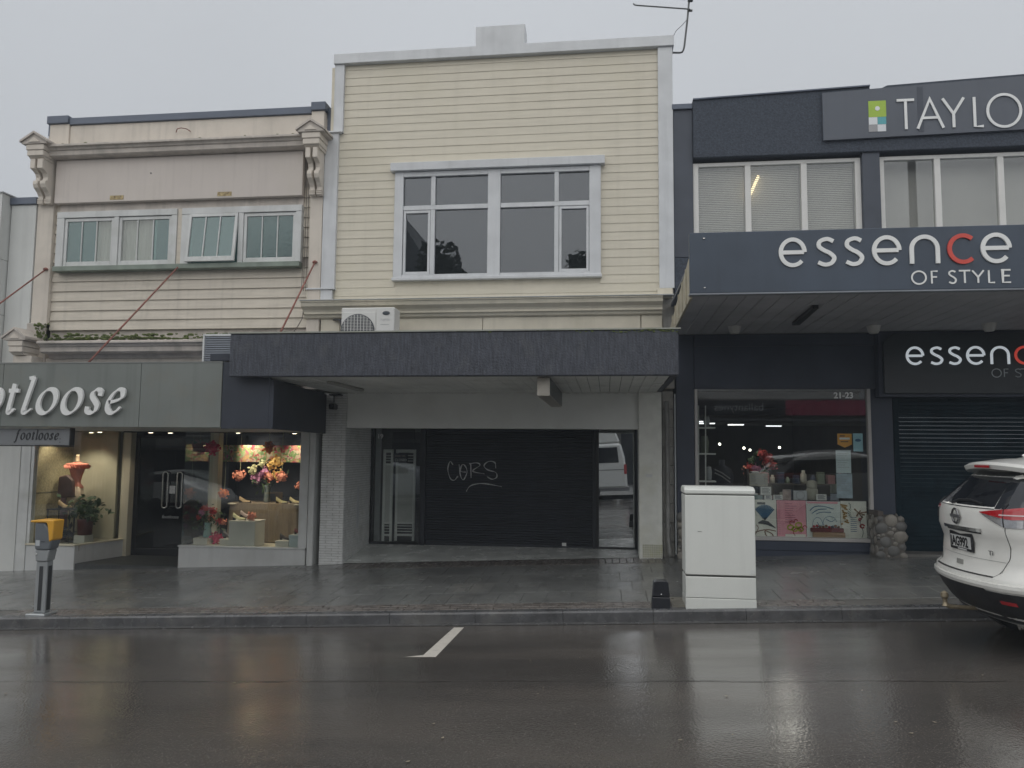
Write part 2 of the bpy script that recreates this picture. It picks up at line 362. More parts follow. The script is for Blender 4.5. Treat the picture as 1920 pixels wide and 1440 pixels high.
teal_black = M('shutter_teal_black', (.014, .028, .038), .9, .3, 4, spec=.03)
concrete = M('concrete_block', (.36, .35, .325), .8, .25, 5, bump=.4, bs=50, streak=.3)
steel = M('steel', (.62, .62, .60), .25, .05, 6, metal=1.)
rust = M('rusty_red', (.26, .105, .082), .8, .35, 14, bump=.3, bs=90, dirt=(.20, .15, .11), dirt_amt=.6, dirt_scale=6)
moss = M('moss', (.105, .135, .038), .9, .45, 22, bump=.6, bs=110)
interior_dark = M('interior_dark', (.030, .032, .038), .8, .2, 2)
glass_shop = glass('shop_glass', (.94, .96, .95), .09)
glass_dark = glass('dark_glass', (.30, .33, .33), .02)
glass_mirror = glass('mirror_glass', (.30, .33, .33), .60)
glass_upper = glass('upper_glass', (.45, .47, .48), .075, gloss=(.86, .90, .95))
glass_tint = glass('grey_glass', (.86, .87, .86), .07)
rubber = M('rubber', (.018, .018, .018), .8, .2, 8, bump=.2)
# ------------------------------------------------------------------ the setting
asphalt = wet_road()
tarmac_dark = M('far_ground', (.06, .06, .055), .8, .3, .3)
def sheet(name, x0, x1, y0, y1, fz, mat, nx=2, ny=2, dz=0., kind='structure', parent=None):
    rows = [[(x0 + (x1 - x0) * i / nx, y0 + (y1 - y0) * j / ny, fz(x0 + (x1 - x0) * i / nx, y0 + (y1 - y0) * j / ny) + dz) for i in range(nx + 1)] for j in range(ny + 1)]
    return MB().grid(rows).build(name, mat, parent, kind=kind)
sheet('ground', -400, 400, -400, 400, lambda x, y: G * x, tarmac_dark, 4, 4, -.30)
rys = [-2.2, 3.33, KY + .02]
MB().grid([[(x, y, zr(x, y)) for x in (-60, -30, 0, 30, 60)] for y in rys]).build('road', asphalt, kind='structure')
paint_line = M('road_paint', (.62, .58, .52), .5, .2, 9, bump=.2, bs=90, dirt=(.16, .15, .14), dirt_amt=.55, dirt_scale=9)
mk = MB()
zz = lambda x, y: zr(x, y) + .004
mk.add([(-1.70, 8.60, zz(-1.7, 8.6)), (-1.585, 8.60, zz(-1.585, 8.6)), (-1.605, 7.26, zz(-1.605, 7.26)), (-1.745, 7.26, zz(-1.745, 7.26))], [(0, 1, 2, 3)])
mk.add([(-1.745, 7.34, zz(-1.745, 7.34)), (-1.745, 7.26, zz(-1.745, 7.26)), (-1.90, 7.27, zz(-1.9, 7.27))], [(0, 1, 2)])
mk.add([(-8.75, 8.62, zz(-8.75, 8.62)), (-7.35, 8.70, zz(-7.35, 8.70)), (-7.35, 8.62, zz(-7.35, 8.62)), (-8.75, 8.50, zz(-8.75, 8.5))], [(0, 1, 2, 3)])
mk.build('road_marking', paint_line, kind='structure')
seam = M('road_joint', (.072, .067, .062), .3, .3, 12, bump=.5, bs=80)
pts = []; sm = MB(); r1, r2 = [], []
for i in range(90):
    x = -7 + i * .16; y = 6.44 + .012 * sin(i * .7) + random.uniform(-.006, .006); w = random.uniform(.002, .008) if i % 9 else .0015
    r1.append((x, y - w, zr(x, y - w) + .004)); r2.append((x, y + w, zr(x, y + w) + .004))
sm.grid([r1, r2]).build('road_joint', seam, kind='structure')

# kerb: separate kerbstones with open joints
kerb_mat = M('kerb_concrete', (.095, .096, .10), .24, .35, 5, bump=.35, bs=70, rvar=.10, dirt=(.20, .19, .17), dirt_amt=.5, dirt_scale=2)
kerb = thing('kerb', (0, KY, .0), None, None, kind='structure')
tilt = -atan(G)
k0 = MB().prism([(0, -.25), (0, .105), (.018, .121), (.15, .125), (.15, -.25)], -.499, .499).build('kerbstone', kerb_mat, kerb, bevel=.003, origin=(0, 0, 0))
WORLD[k0.name] = Vector((0, 0, 0))
for i in range(-17, 18):
    x = i
    o = k0 if i == -17 else inst(k0, (0, 0, 0), kerb)
    place(o, (x, KY + .0012 * sin(i * 3.1), G * x), kerb); o.rotation_euler = (0, tilt, 0)
gut = M('gutter_concrete', (.10, .10, .10), .22, .3, 6, bump=.3, bs=60, rvar=.08)
sheet('gutter', -60, 60, KY - .13, KY - .001, lambda x, y: zr(x, y) + .004, gut, 12, 1)
# footpath: bedding sheet, slabs, a brick band by the kerb and a brick course along the shops
bed = M('footpath_bedding', (.15, .145, .135), .5, .3, 8, bump=.4, bs=80)
slab_mat = M('wet_paving', (.170, .174, .168), .21, .34, 1.1, bump=.22, bs=55, rvar=.11, dirt=(.26, .25, .225), dirt_amt=.6, dirt_scale=.8)
pbrick = M('wet_paver', (.150, .134, .122), .22, .4, 7, bump=.3, bs=60, rvar=.10, dirt=(.16, .145, .13), dirt_amt=.45, dirt_scale=2.5)
fp = thing('footpath', (0, 10.5, zf(0, 10.5)), None, None, kind='structure')
MB().grid([[(x, y, zf(x, y) - .012) for x in (-60, -20, 0, 20, 60)] for y in (KY + .15, 12.6)]).build('bedding', bed, fp)
frot = (atan(.03), tilt, 0)
def piece_grid(name, w, d, cells, mat, h=.05, bev=.006, jit=.0016):
    src = None; n = 0
    for (x, y) in cells:
        loc = (x, y, zf(x, y) + random.uniform(-jit, jit))
        if src is None:
            src = MB().box(-w / 2, w / 2, -d / 2, d / 2, -h, 0).build(name, mat, fp, bevel=bev, origin=(0, 0, 0)); o = src; place(o, loc, fp)
        else: o = inst(src, loc, fp)
        o.rotation_euler = (frot[0] + random.uniform(-.0015, .0015), frot[1] + random.uniform(-.0015, .0015), 0); n += 1
    return n
cells = []
for j in range(4):
    y = 9.60 + j * .605
    for i in range(-31, 32): cells.append((i * .302 - 1.2 + (.15 if j % 2 else 0), y))
cells = [c for c in cells if not (.84 < c[0] < 1.64 and c[1] < 9.5)]
piece_grid('slab', .2985, .6025, cells[:300], slab_mat, bev=.004, jit=.0010)
cb = []
for j, y in enumerate((9.045, 9.15, 9.25)):
    for i in range(-33, 20):
        cb.append((i * .213 + (.105 if j % 2 else 0) - 1.0, y))
cb = [c for c in cb if -7.4 < c[0] < 2.6]
piece_grid('paver', .205, .096, cb[:300], pbrick, bev=.004, jit=.002)
sc_cells = [(i * .108 - 4.2, 12.12) for i in range(0, 47)]
piece_grid('soldier_brick', .099, .50, sc_cells, pbrick, bev=.004, jit=.002)
sheet('footpath_edge', -60, -10.6, KY + .15, 12.4, zf, slab_mat, 6, 1)
sheet('footpath_edge', 8.2, 60, KY + .15, 12.4, zf, slab_mat, 6, 1)
sheet('footpath_threshold', -10.6, 8.2, 11.72, 11.86, lambda x, y: zf(x, y) - .003, slab_mat, 8, 1)
MB().grid([[(x, y, zf(x, y) - .002) for x in (.86, 3, 5, 8.2)] for y in (11.86, 12.6)]).build('footpath_threshold', slab_mat, kind='structure')
MB().grid([[(x, y, zf(x, y) - .002) for x in (-10.6, -8, -6, -4.26)] for y in (11.86, 12.6)]).build('footpath_threshold', slab_mat, kind='structure')
# fallen leaves, petals and grit on the wet ground
lm = M('leaf_litter', (.30, .26, .19), .6, .5, 30)
lt = MB()
for i in range(150):
    if random.random() < .55: x, y = random.uniform(-7, 4.5), random.uniform(4.6, 8.7); z = zr(x, y) + .007
    else: x, y = random.uniform(-7, 4), random.uniform(8.9, 9.5); z = zf(x, y) + .009
    a = random.uniform(0, 6.28); l = random.uniform(.006, .02); w = l * random.uniform(.3, .7)
    lt.add([(x + l * cos(a), y + l * sin(a), z + .002), (x - w * sin(a), y + w * cos(a), z), (x - l * cos(a), y - l * sin(a), z + .003), (x + w * sin(a), y - w * cos(a), z)], [(0, 1, 2, 3)])
lt.build('leaf_litter', lm, kind='stuff')

# ------------------------------------------------------------------ cream weatherboard building (number 19)
F = 12.3
B = thing('weatherboard_building', (-1.85, F, .2), 'cream weatherboard shop building with white trim and closed black shutter, number 19', 'building')
# body behind the cladding
bx('wall', -4.74, 1.04, F + .06, 21, 2.9, 8.5, cream_trim, B)
def lap_board(x0, x1, z0, h, mat, parent, y=F, t0=.017, t1=.009, name='weatherboard'):
    jj = random.uniform(-.0015, .0015)
    return MB().prism([(y + .058, z0), (y + .058 - t0 - jj, z0), (y + .058 - t0 - jj, z0 + .012), (y + .058 - t1, z0 + h + .006), (y + .058, z0 + h + .006)], x0, x1).build(name, mat, parent)
P = .1415; WX0, WX1, WZ0, WZ1 = -3.56, -.10, 4.70, 6.56
XL, XR = -4.50, .83
zs = [(4.372, .090)] + [(4.4635 + P * k, P) for k in range(0, 29)]
for z0, h in zs:
    if z0 > 8.50: break
    h = min(h, 8.515 - z0)
    xl = XL if z0 > 7.25 else -4.57
    if z0 + h > WZ0 + .03 and z0 < WZ1 - .02:
        lap_board(xl, WX0 + .02, z0, h, cream_board, B); lap_board(WX1 - .02, XR, z0, h, cream_board, B)
    else: lap_board(xl, XR, z0, h, cream_board, B)
# trim, coping
cop = MB().prism([(-4.68, 8.515), (1.085, 8.515), (1.085, 8.69), (-1.365, 8.69), (-1.365, 9.03), (-2.20, 9.03), (-2.20, 8.69), (-4.68, 8.69)], F - .05, F + .30, 'y').build('coping', white_paint, B, bevel=.006)
bx('corner_board', -4.665, -4.497, F - .012, F + .06, 7.31, 8.512, white_paint, B, .004)
bx('corner_board', .826, 1.06, F - .012, F + .06, 4.50, 8.512, white_paint, B, .004)
bx('corner_board', -4.80, -4.565, F - .02, F + .06, 4.60, 7.29, white_paint, B, .004)
bx('corner_cap', -4.83, -4.52, F - .06, F + .05, 7.292, 7.318, white_paint, B, .003)
bx('corner_cap', -5.05, -4.55, F - .05, F + .05, 4.572, 4.598, white_paint, B, .003)
bx('corner_block', -4.80, -4.60, F - .02, F + .06, 4.37, 4.570, white_paint, B, .003)
bx('corner_block', -5.05, -4.805, F - .015, F + .06, 4.37, 4.570, cream_trim, B, .003)
bx('corner_block', .79, 1.03, F - .025, F + .06, 4.34, 4.495, cream_trim, B, .003)
# window with hood
hood = MB().prism([(F + .05, 6.565), (F - .085, 6.565), (F - .09, 6.70), (F + .05, 6.715)], -3.62, -.04).build('window_hood', white_paint, B, bevel=.004)
win = bx('window', WX0 + .005, WX0 + .155, F - .02, F + .10, WZ0 + .05, WZ1, white_paint, B, .004)
def wf(n, x0, x1, z0, z1, y0=F - .014, y1=F + .10): return bx(n, x0, x1, y0, y1, z0, z1, white_paint, win, .003)
wf('casing', WX1 - .19, WX1 - .005, WZ0 + .05, WZ1, F - .02)
wf('mullion', -1.965, -1.755, WZ0 + .05, WZ1 - .002, F - .018)
wf('head', WX0 + .157, -1.967, 6.475, WZ1 - .003); wf('head', -1.753, WX1 - .192, 6.475, WZ1 - .003)
wf('sill', WX0 + .157, -1.967, WZ0 + .05, 4.80); wf('sill', -1.753, WX1 - .192, WZ0 + .05, 4.80)
MB().box(WX0 - .01, WX1 + .01, F - .05, F + .06, WZ0, WZ0 + .048).build('sill', white_paint, win, bevel=.004)
for a, b in ((-3.403, -1.967), (-1.753, -.292)): wf('transom', a, b, 5.90, 5.975, F - .006)
wf('stile', -2.93, -2.858, 4.802, 5.898, F - .008); wf('stile', -2.93, -2.858, 5.977, 6.473, F - .008)
wf('stile', -.86, -.79, 4.802, 5.898, F - .008); wf('stile', -.86, -.79, 5.977, 6.473, F - .008)
for a, b in ((-3.40, -2.932), (-.788, -.294)):                                     # the opening sashes below
    sb = MB()
    sb.box(a + .005, a + .045, F + .002, F + .05, 4.805, 5.895).box(b - .045, b - .005, F + .002, F + .05, 4.805, 5.895)
    sb.box(a + .046, b - .046, F + .002, F + .05, 4.805, 4.85).box(a + .046, b - .046, F + .002, F + .05, 5.85, 5.895)
    sb.build('sash', white_paint, win, bevel=.003)
for a, b in ((-3.403, -2.93), (-2.858, -1.967), (-1.753, -.86), (-.79, -.292)):
    for c, d in ((4.80, 5.90), (5.975, 6.475)):
        bx('pane', a, b, F + .040, F + .046, c, d, glass_upper, win)
blind_grey = M('grey_blind', (.24, .25, .26), .8, .06, 1.0)
bx('blind', -3.41, -.28, F + .053, F + .058, 4.78, 6.48, blind_grey, B)
# cornice between the storeys, flat frieze below it
MB().prism([(F + .06, 4.365), (F - .27, 4.335), (F - .27, 4.315), (F - .25, 4.31), (F - .23, 4.25), (F - .15, 4.20), (F - .13, 4.17), (F - .13, 4.135), (F - .09, 4.13), (F - .07, 4.085), (F - .03, 4.07), (F + .06, 4.07)], -5.05, .86).build('cornice', cream_trim, B, bevel=.002)
MB().prism([(F + .05, 4.368), (F - .285, 4.337), (F - .285, 4.350), (F + .05, 4.382)], -5.07, 1.03).build('flashing', M('flashing_grey', (.45, .46, .45), .45, .15, 4, dirt=(.25, .25, .15), dirt_amt=.5), B)
for a, b in ((-4.78, -4.45), (-4.44, -2.03), (-2.02, .52), (.535, .86)):
    bx('frieze_panel', a, b, F - .012, F + .05, 3.30, 4.068, cream_trim, B, .003)
bx('downpipe', -4.40, -4.33, F - .10, F - .03, 3.30, 4.05, cream_trim, B, .01)
ab = MB().prism([(.87, 8.4), (.87, 2.9), (1.05, 2.9), (1.05, 8.4)], F + .05, F + .06, 'y').build('side_strip', concrete, B)
# moss and lichen at the foot of the boards
ms = MB()
for i in range(70):
    x = .78 - abs(random.gauss(0, .55)); ms.ball((x, F + random.uniform(-.02, .02), 4.372), random.uniform(.008, .02), 6, 4, (1.5, 1, .5))
ms.build('lichen', M('lichen', (.30, .29, .09), .9, .4, 30), B, kind='stuff')
# ---- canopy over the footpath
CY = 9.45
MB().prism([(CY, 2.822), (CY, 3.385), (CY + .10, 3.385), (CY + .10, 2.822)], -4.905, .86).build('canopy_fascia', navy_stucco, B, bevel=.012)
MB().prism([(CY + .10, 2.822), (CY + .10, 3.385), (F + .0, 3.385), (F + .0, 2.84)], .77, .86).build('canopy_end', navy_stucco, B, bevel=.01)
MB().prism([(CY - .015, 3.388), (CY - .015, 3.405), (CY + .16, 3.41), (CY + .16, 3.388)], -4.92, .885).build('canopy_flashing', M('weathered_zinc', (.34, .35, .31), .5, .2, 6, dirt=(.14, .17, .07), dirt_amt=.7, dirt_scale=3), B)
cmz = MB()
for i in range(90):
    x = .84 - abs(random.gauss(0, .7)); cmz.ball((x, CY - .004 + random.uniform(-.008, .02), 3.384 + random.uniform(-.03, .006)), random.uniform(.006, .016), 6, 4, (1.5, .6, .7), .2)
cmz.build('canopy_moss', moss, B, kind='stuff')
bx('canopy_roof', -4.90, .77, CY + .105, F - .02, 3.18, 3.22, metal_cap, B)
soff = None; sx0 = -4.52; n = 36; sw = (.765 - sx0) / n
for i in range(n):
    x = sx0 + sw * (i + .5)
    if soff is None:
        soff = MB().box(-sw / 2 + .003, sw / 2 - .003, CY + .105, F + .04, 2.83, 2.85).build('soffit_board', soffit_white, B, bevel=.006, origin=(0, 0, 0)); place(soff, (x, 0, random.uniform(-.001, .001)), B)
    else: inst(soff, (x, 0, random.uniform(-.0015, .0015)), B)
bx('soffit_backing', -4.60, .77, CY + .11, F + .05, 2.852, 2.87, interior_dark, B)
MB().box(-3.86, -3.74, 10.2, 11.5, 2.795, 2.829).build('soffit_light', M('light_casing', (.36, .36, .33), .5, .2, 5), B, bevel=.01)
sbm = MB()
for i in range(40): sbm.box(-4.25 + i * .128, -4.25 + i * .128 + .07, F - .005, F + .04, 2.812, 2.829)
sbm.build('soffit_trim', soffit_white, B, kind='stuff')
# gutter bracket on the canopy end
MB().tube([(.70, CY + .4, 2.80), (.72, CY + .75, 2.79), (.62, CY + 1.0, 2.80)], .012, 6).build('soffit_pipe', soffit_white, B)
# ---- shop front: pillars, lintel, recess
bx('lintel', -4.30, .50, F + .05, F + .30, 2.25, 2.83, M('lintel_white', (.76, .775, .75), .6, .08, 1.6, bump=.08, bs=30, dirt=(.62, .61, .56), dirt_amt=.3), B, .004)
zp = zf(.66, F)
bx('pillar', .484, .84, F - .02, F + .5, -.1 + zp, 2.835, mossy_white, B, .006)
bx('pillar_plate', .59, .69, F - .026, F - .021, 1.50, 1.55, white_dirty, B)
tm = MB()
for i in range(9):
    for j in range(6): tm.box(.535 + i * .034, .535 + i * .034 + .029, F - .0245, F - .018, zp + .01 + j * .034, zp + .01 + j * .034 + .029)
tm.build('mosaic_tile', M('mossy_tile', (.50, .50, .40), .5, .2, 8, dirt=(.30, .30, .05), dirt_amt=.95, dirt_scale=4), B, kind='stuff')
bx('side_wall', .86, 1.04, F + .20, F + .5, 0, 2.9, concrete, B)
for k in range(9): bx('block', .862, 1.035, F + .12 - .002 * (k % 2), F + .199, .20 + k * .297, .20 + k * .297 + .288, concrete, B, .006)
MB().tube([(.93, F + .05, 2.7), (.93, F + .05, .55), (.95, F - .02, .35), (.95, F - .02, .28)], .035, 10).build('rain_pipe', M('rain_pipe', (.22, .22, .21), .5, .2, 6), B, smooth=True)
MB().tube([(1.045, F - .03, 2.8), (1.045, F - .03, .32)], .012, 6).build('conduit', M('conduit_grey', (.42, .45, .46), .4, .1, 6), B)
# brick pillar: courses of thin white painted bricks, front and return
BX0, BX1 = -4.70, -4.30
bx('brick_core', BX0 + .012, BX1 - .012, F + .012, 13.72, -.3, 2.83, M('mortar_white', (.44, .44, .42), .8, .1, 8), B)
bc = MB(); z = -.05; row = 0
while z < 2.80:
    h = .041; off = 0 if row % 2 else .11
    x = BX0 - off
    while x < BX1:
        a, b = max(x, BX0), min(x + .217, BX1)
        if b - a > .02:
            d = random.uniform(-.004, .004); bc.box(a + .002, b - .002, F - .002 + d, F + .02, z, z + h - .007)
        x += .221
    y = F + .022 - off * .6
    while y < 13.70:
        a, b = max(y, F + .021), min(y + .217, 13.71)
        if b - a > .02:
            d = random.uniform(-.004, .004); bc.box(BX1 - .02, BX1 + .002 + d, a + .002, b - .002, z, z + h - .007)
        y += .221
    z += h; row += 1
bc.build('brick_courses', brick_white, B, kind='stuff')
bx('brick_patch', BX1 + .008, BX1 + .012, 12.95, 13.05, .55, 1.25, white_paint, B)
# recess floor (a ramp from the sloping footpath up to the level threshold)
RY = 13.75; RZ = .21
rf = MB(); nx = 8
xs = [-4.30 + (4.80) * i / nx for i in range(nx + 1)]
ramp_mat = M('ramp_concrete', (.58, .60, .58), .24, .2, 2, bump=.25, bs=45, rvar=.10, streak=.0, dirt=(.40, .41, .38), dirt_amt=.4)
rf.grid([[(x, F + .06, zf(x, F + .06) + .004) for x in xs], [(x, F + .45, zf(x, F + .06) * .68 + RZ * .32) for x in xs], [(x, RY + .05, RZ) for x in xs]]).build('ramp', ramp_mat, B)
bx('recess_wall', .50, .86, F + .5, RY + .4, 0, 2.83, dark_wall, B)
bx('recess_ceiling', -4.30, .50, F + .302, RY + .3, 2.30, 2.40, M('recess_ceiling_white', (.70, .70, .69), .7), B)
# roller shutter: slats, guides, bottom rail, graffiti
SX0, SX1 = -3.26, -.27
sh = bx('shutter', SX0 - .08, SX0 - .005, RY - .10, RY - .01, RZ - .03, 2.40, shutter_black, B, .004)
bx('guide', SX1 + .005, SX1 + .06, RY - .10, RY - .01, RZ - .03, 2.40, shutter_black, sh, .004)
bx('bottom_rail', SX0, SX1, RY - .065, RY - .02, RZ - .02, RZ + .05, shutter_black, sh, .006)
s0 = None; k = 0; zc = RZ + .052
while zc < 2.40:
    if s0 is None:
        s0 = MB().prism([(.02, 0), (-.006, .0), (-.016, .012), (-.016, .032), (-.006, .041), (.02, .043)], SX0, SX1).build('slat', shutter_black, sh, origin=(0, 0, 0)); place(s0, (0, RY - .045, zc), sh)
    else: inst(s0, (0, RY - .045 + random.uniform(-.001, .001), zc), sh)
    zc += .0438
graf = M('spray_paint', (.60, .61, .62), .7, .3, 30)
gb = MB()
def gpx(px, py):       # spray drawing, in shutter metres: origin at its left, 1 unit = 1 m
    return (-2.86 + (px - 848) * .00928, 1.32 + (870 - py) * .00928)
for st in ([(858, 836), (852, 830), (848, 845), (853, 862), (861, 866), (868, 858)], [(870, 835), (873, 856), (879, 865), (886, 850), (882, 838), (876, 836), (873, 848), (884, 850)],
           [(893, 833), (894, 861)], [(890, 834), (905, 832), (911, 837), (897, 848), (920, 853)], [(942, 842), (940, 831), (928, 829), (919, 837), (926, 845), (942, 850), (944, 859), (935, 863), (925, 858)],
           [(885, 887), (892, 877), (907, 872), (925, 872), (954, 877)]):
    pp = spl([gpx(*q) for q in st], 5)
    gb.tube([(a, RY - .0635, b) for a, b in pp], [.0085 + .0035 * sin(i * .8 + len(pp)) + random.uniform(-.0015, .0015) for i in range(len(pp))], 6)
gb.build('graffiti', graf, sh)
bx('sticker', -.80, -.725, RY - .070, RY - .066, RZ + .03, RZ + .085, letter_white, sh)
# fixed glass each side of the shutter
for nm, a, b in (('shop_window', -4.29, SX0 - .085), ('shop_window', SX1 + .065, .495)):
    w = bx(nm, a, a + .05, RY - .07, RY - .01, RZ - .02, 2.30, black_metal, B, .003)
    bx('frame', b - .03, b, RY - .07, RY - .01, RZ - .02, 2.30, black_metal, w, .003)
    bx('frame', a + .052, b - .032, RY - .07, RY - .01, RZ - .02, RZ + .03, black_metal, w, .003)
    bx('pane', a + .05, b - .03, RY - .045, RY - .039, RZ + .03, 2.30, glass_shop if b < 0 else glass_mirror, w)
text('shop_number', '19', .115, (-4.19, RY - .047, 2.10), letter_white, B, .001, offset=.004)
# dim room behind
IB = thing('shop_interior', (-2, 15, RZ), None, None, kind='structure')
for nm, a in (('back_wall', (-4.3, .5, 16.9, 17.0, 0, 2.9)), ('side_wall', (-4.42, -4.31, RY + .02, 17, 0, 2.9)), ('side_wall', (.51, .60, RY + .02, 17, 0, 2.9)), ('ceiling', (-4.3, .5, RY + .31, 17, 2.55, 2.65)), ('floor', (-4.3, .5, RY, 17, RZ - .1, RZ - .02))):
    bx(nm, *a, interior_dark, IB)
# white concertina partition seen through the left pane: tall frames with louvres top and bottom
wf_m = M('folding_frame', (.80, .81, .78), .5, .08, 4)
wf_p = M('folding_panel', (.58, .585, .56), .6, .1, 5)
pt = thing('folding_screen', (-3.85, 14.1, RZ), 'white folding louvred screen behind the left shop glass', 'screen')
xs = [(-4.16, -3.97, 14.02, 14.10), (-3.94, -3.56, 14.10, 14.10)]
for (a, b, ya, yb) in xs:
    lf = MB()
    for (c, d, zb, zt) in ((a, a + .045, RZ, 1.90), (b - .045, b, RZ, 1.90), (a + .046, b - .046, 1.84, 1.90), (a + .046, b - .046, 1.60, 1.64), (a + .046, b - .046, .30, .34), (a + .046, b - .046, .52, .56)):
        lf.box(c, d, ya, ya + .03, zb, zt)
    fr = lf.build('screen_frame', wf_m, pt, bevel=.003)
    bx('screen_panel', a + .046, b - .046, ya + .008, ya + .02, .561, 1.599, wf_p, fr)
    for zl in (.38, .43, .48, 1.68, 1.73, 1.78): bx('louvre', a + .046, b - .046, ya + .002, ya + .028, zl, zl + .012, wf_m, fr)
bx('side_panel', -4.27, -4.18, 13.9, 13.96, RZ, 2.3, M('grey_panel', (.30, .31, .32), .6), pt)
cs = thing('closed_sign', (-3.83, 14.0, 1.72), 'dark sign with pale lettering reading closed at the screen top', 'sign')
bx('sign_board', -3.95, -3.70, 14.04, 14.055, 1.66, 1.83, interior_dark, cs)
text('sign_lettering', 'CLOSED', .062, (-3.945, 14.037, 1.685), letter_white, cs, .001)
text('sign_lettering', 'SORRY WE', .040, (-3.94, 14.037, 1.765), M('pale_pink_print', (.5, .36, .34), .6), cs, .001)
# ------------------------------------------------------------------ peach two-storey building with the shoe shop, left
LX0, LX1 = -9.80, -5.06
A = thing('classical_building', (-7.5, F, -.1), 'weathered peach plaster building with cornices and small teal windows above the grey green shop canopy', 'building')
bx('wall', -10.08, -4.815, F + .10, 21, 2.9, 7.60, peach_weathered, A)
bx('pilaster', -10.11, -9.80, F - .02, F + .12, 2.9, 7.18, peach, A, .008)
bx('pilaster', -5.035, -4.81, F - .02, F + .12, 3.40, 7.18, peach, A, .008)
# parapet, coping
bx('parapet', -9.60, -5.06, F + .02, F + .35, 7.18, 7.662, peach, A, .006)
bx('parapet_block', -9.98, -9.602, F - .01, F + .38, 7.18, 7.685, peach, A, .006)
bx('parapet_block', -5.058, -4.83, F - .02, F + .38, 7.18, 7.70, peach, A, .006)
bx('coping', -9.60, -5.06, F - .02, F + .38, 7.664, 7.79, metal_cap, A, .008)
bx('coping', -10.02, -9.602, F - .05, F + .42, 7.688, 7.83, metal_cap, A, .008)
bx('coping', -5.058, -4.80, F - .06, F + .42, 7.703, 7.85, metal_cap, A, .008)
bx('coping', -4.825, -4.70, F + .10, F + .5, 7.10, 7.80, metal_cap, A, .008)
bx('coping', -10.06, -9.985, F + .05, F + .45, 7.50, 7.80, metal_cap, A, .008)
# main cornice
def cornice(x0, x1, z, d, name='cornice', mat=peach_weathered):
    y = F + .12
    pr = [(y, z + .25), (F - d * .90, z + .20), (F - d, z + .185), (F - d, z + .150), (F - d * .86, z + .145), (F - d * .80, z + .105), (F - d * .72, z + .10), (F - d * .72, z + .02), (F - d * .60, z), (F - .06, z - .005), (F - .03, z - .07), (y, z - .075)]
    return MB().prism(pr, x0, x1).build(name, mat, A, bevel=.003)
cornice(-9.79, -5.03, 6.99, .33)
for i in range(26):      # plants and moss on the ledge
    pass
wd = MB()
for i in range(34):
    x = -9.72 + random.random() * .55; y = F - .05 + random.uniform(-.08, .06)
    h = random.uniform(.03, .10); a = random.uniform(0, 6.28)
    wd.add([(x, y, 7.19), (x + .03 * cos(a), y + .03 * sin(a), 7.19 + h), (x + .012 * sin(a), y + .012, 7.19 + h * .6)], [(0, 1, 2)])
for i in range(40): wd.ball((random.uniform(-9.7, -5.1), F - .20 + random.uniform(-.1, .1), 7.195), random.uniform(.008, .022), 6, 4, (1.6, 1, .5))
wd.build('moss', moss, A, kind='stuff')
# pedimented caps and paired scroll brackets
def cap(xc, z, w, yf, n=''):
    """small gable over a stepped block"""
    h = .155
    MB().prism([(xc - w / 2 - .06, z), (xc + w / 2 + .06, z), (xc + w / 2 + .06, z + .03), (xc, z + h + .03), (xc - w / 2 - .06, z + .03)], yf, F + .10, 'y').build('pediment', peach_weathered, A, bevel=.004)
    MB().prism([(xc - w * .30, z + .028), (xc + w * .30, z + .028), (xc, z + .028 + h * .52)], yf - .016, yf - .001, 'y').build('pediment_panel', peach, A)
    s = MB()
    for (sg) in (-1, 1):
        a = (xc + sg * (w / 2 + .08), z + .022); b = (xc, z + h + .045)
        s.prism([(a[0], a[1]), (b[0], b[1] - .018), (b[0], b[1] + .022), (a[0], a[1] + .038)], yf - .03, F + .10, 'y')
    s.build('pediment_moulding', peach_weathered, A)
    MB().box(xc - w / 2 + .01, xc + w / 2 - .01, yf + .02, F + .09, z - .10, z - .003).build('cap_block', peach, A, bevel=.008)
    MB().box(xc - w / 2 + .025, xc + w / 2 - .025, yf + .035, F + .09, z - .20, z - .103).build('cap_block', peach, A, bevel=.008)
    MB().prism([(F + .09, z - .203), (yf + .06, z - .203), (yf + .12, z - .245), (F + .09, z - .245)], xc - w / 2 + .04, xc + w / 2 - .04).build('cap_moulding', peach, A)
cap(-9.93, 7.165, .36, F - .42)
cap(-4.905, 7.165, .34, F - .42)
def bracket(x0, x1, zt):
    yw = F - .021
    S = [(.33, 0), (.33, -.17), (.27, -.19), (.20, -.23), (.175, -.29), (.19, -.345), (.235, -.36), (.245, -.42), (.22, -.48), (.14, -.54), (.09, -.60), (.085, -.66), (.085, -.74), (0, -.74)]
    pr = [(yw, zt)] + [(yw - a, zt + b) for a, b in S]
    br = MB().prism(pr, x0, x1).build('bracket', peach, A, bevel=.006)
    g = MB()
    for k in range(3): g.box(x0 - .008, x1 + .008, yw - .099, yw - .001, zt - .665 - k * .032, zt - .645 - k * .032)
    g.build('reeding', peach, br)
for x0, x1 in ((-10.04, -9.95), (-9.905, -9.80), (-5.01, -4.925), (-4.885, -4.80)): bracket(x0, x1, 6.92)
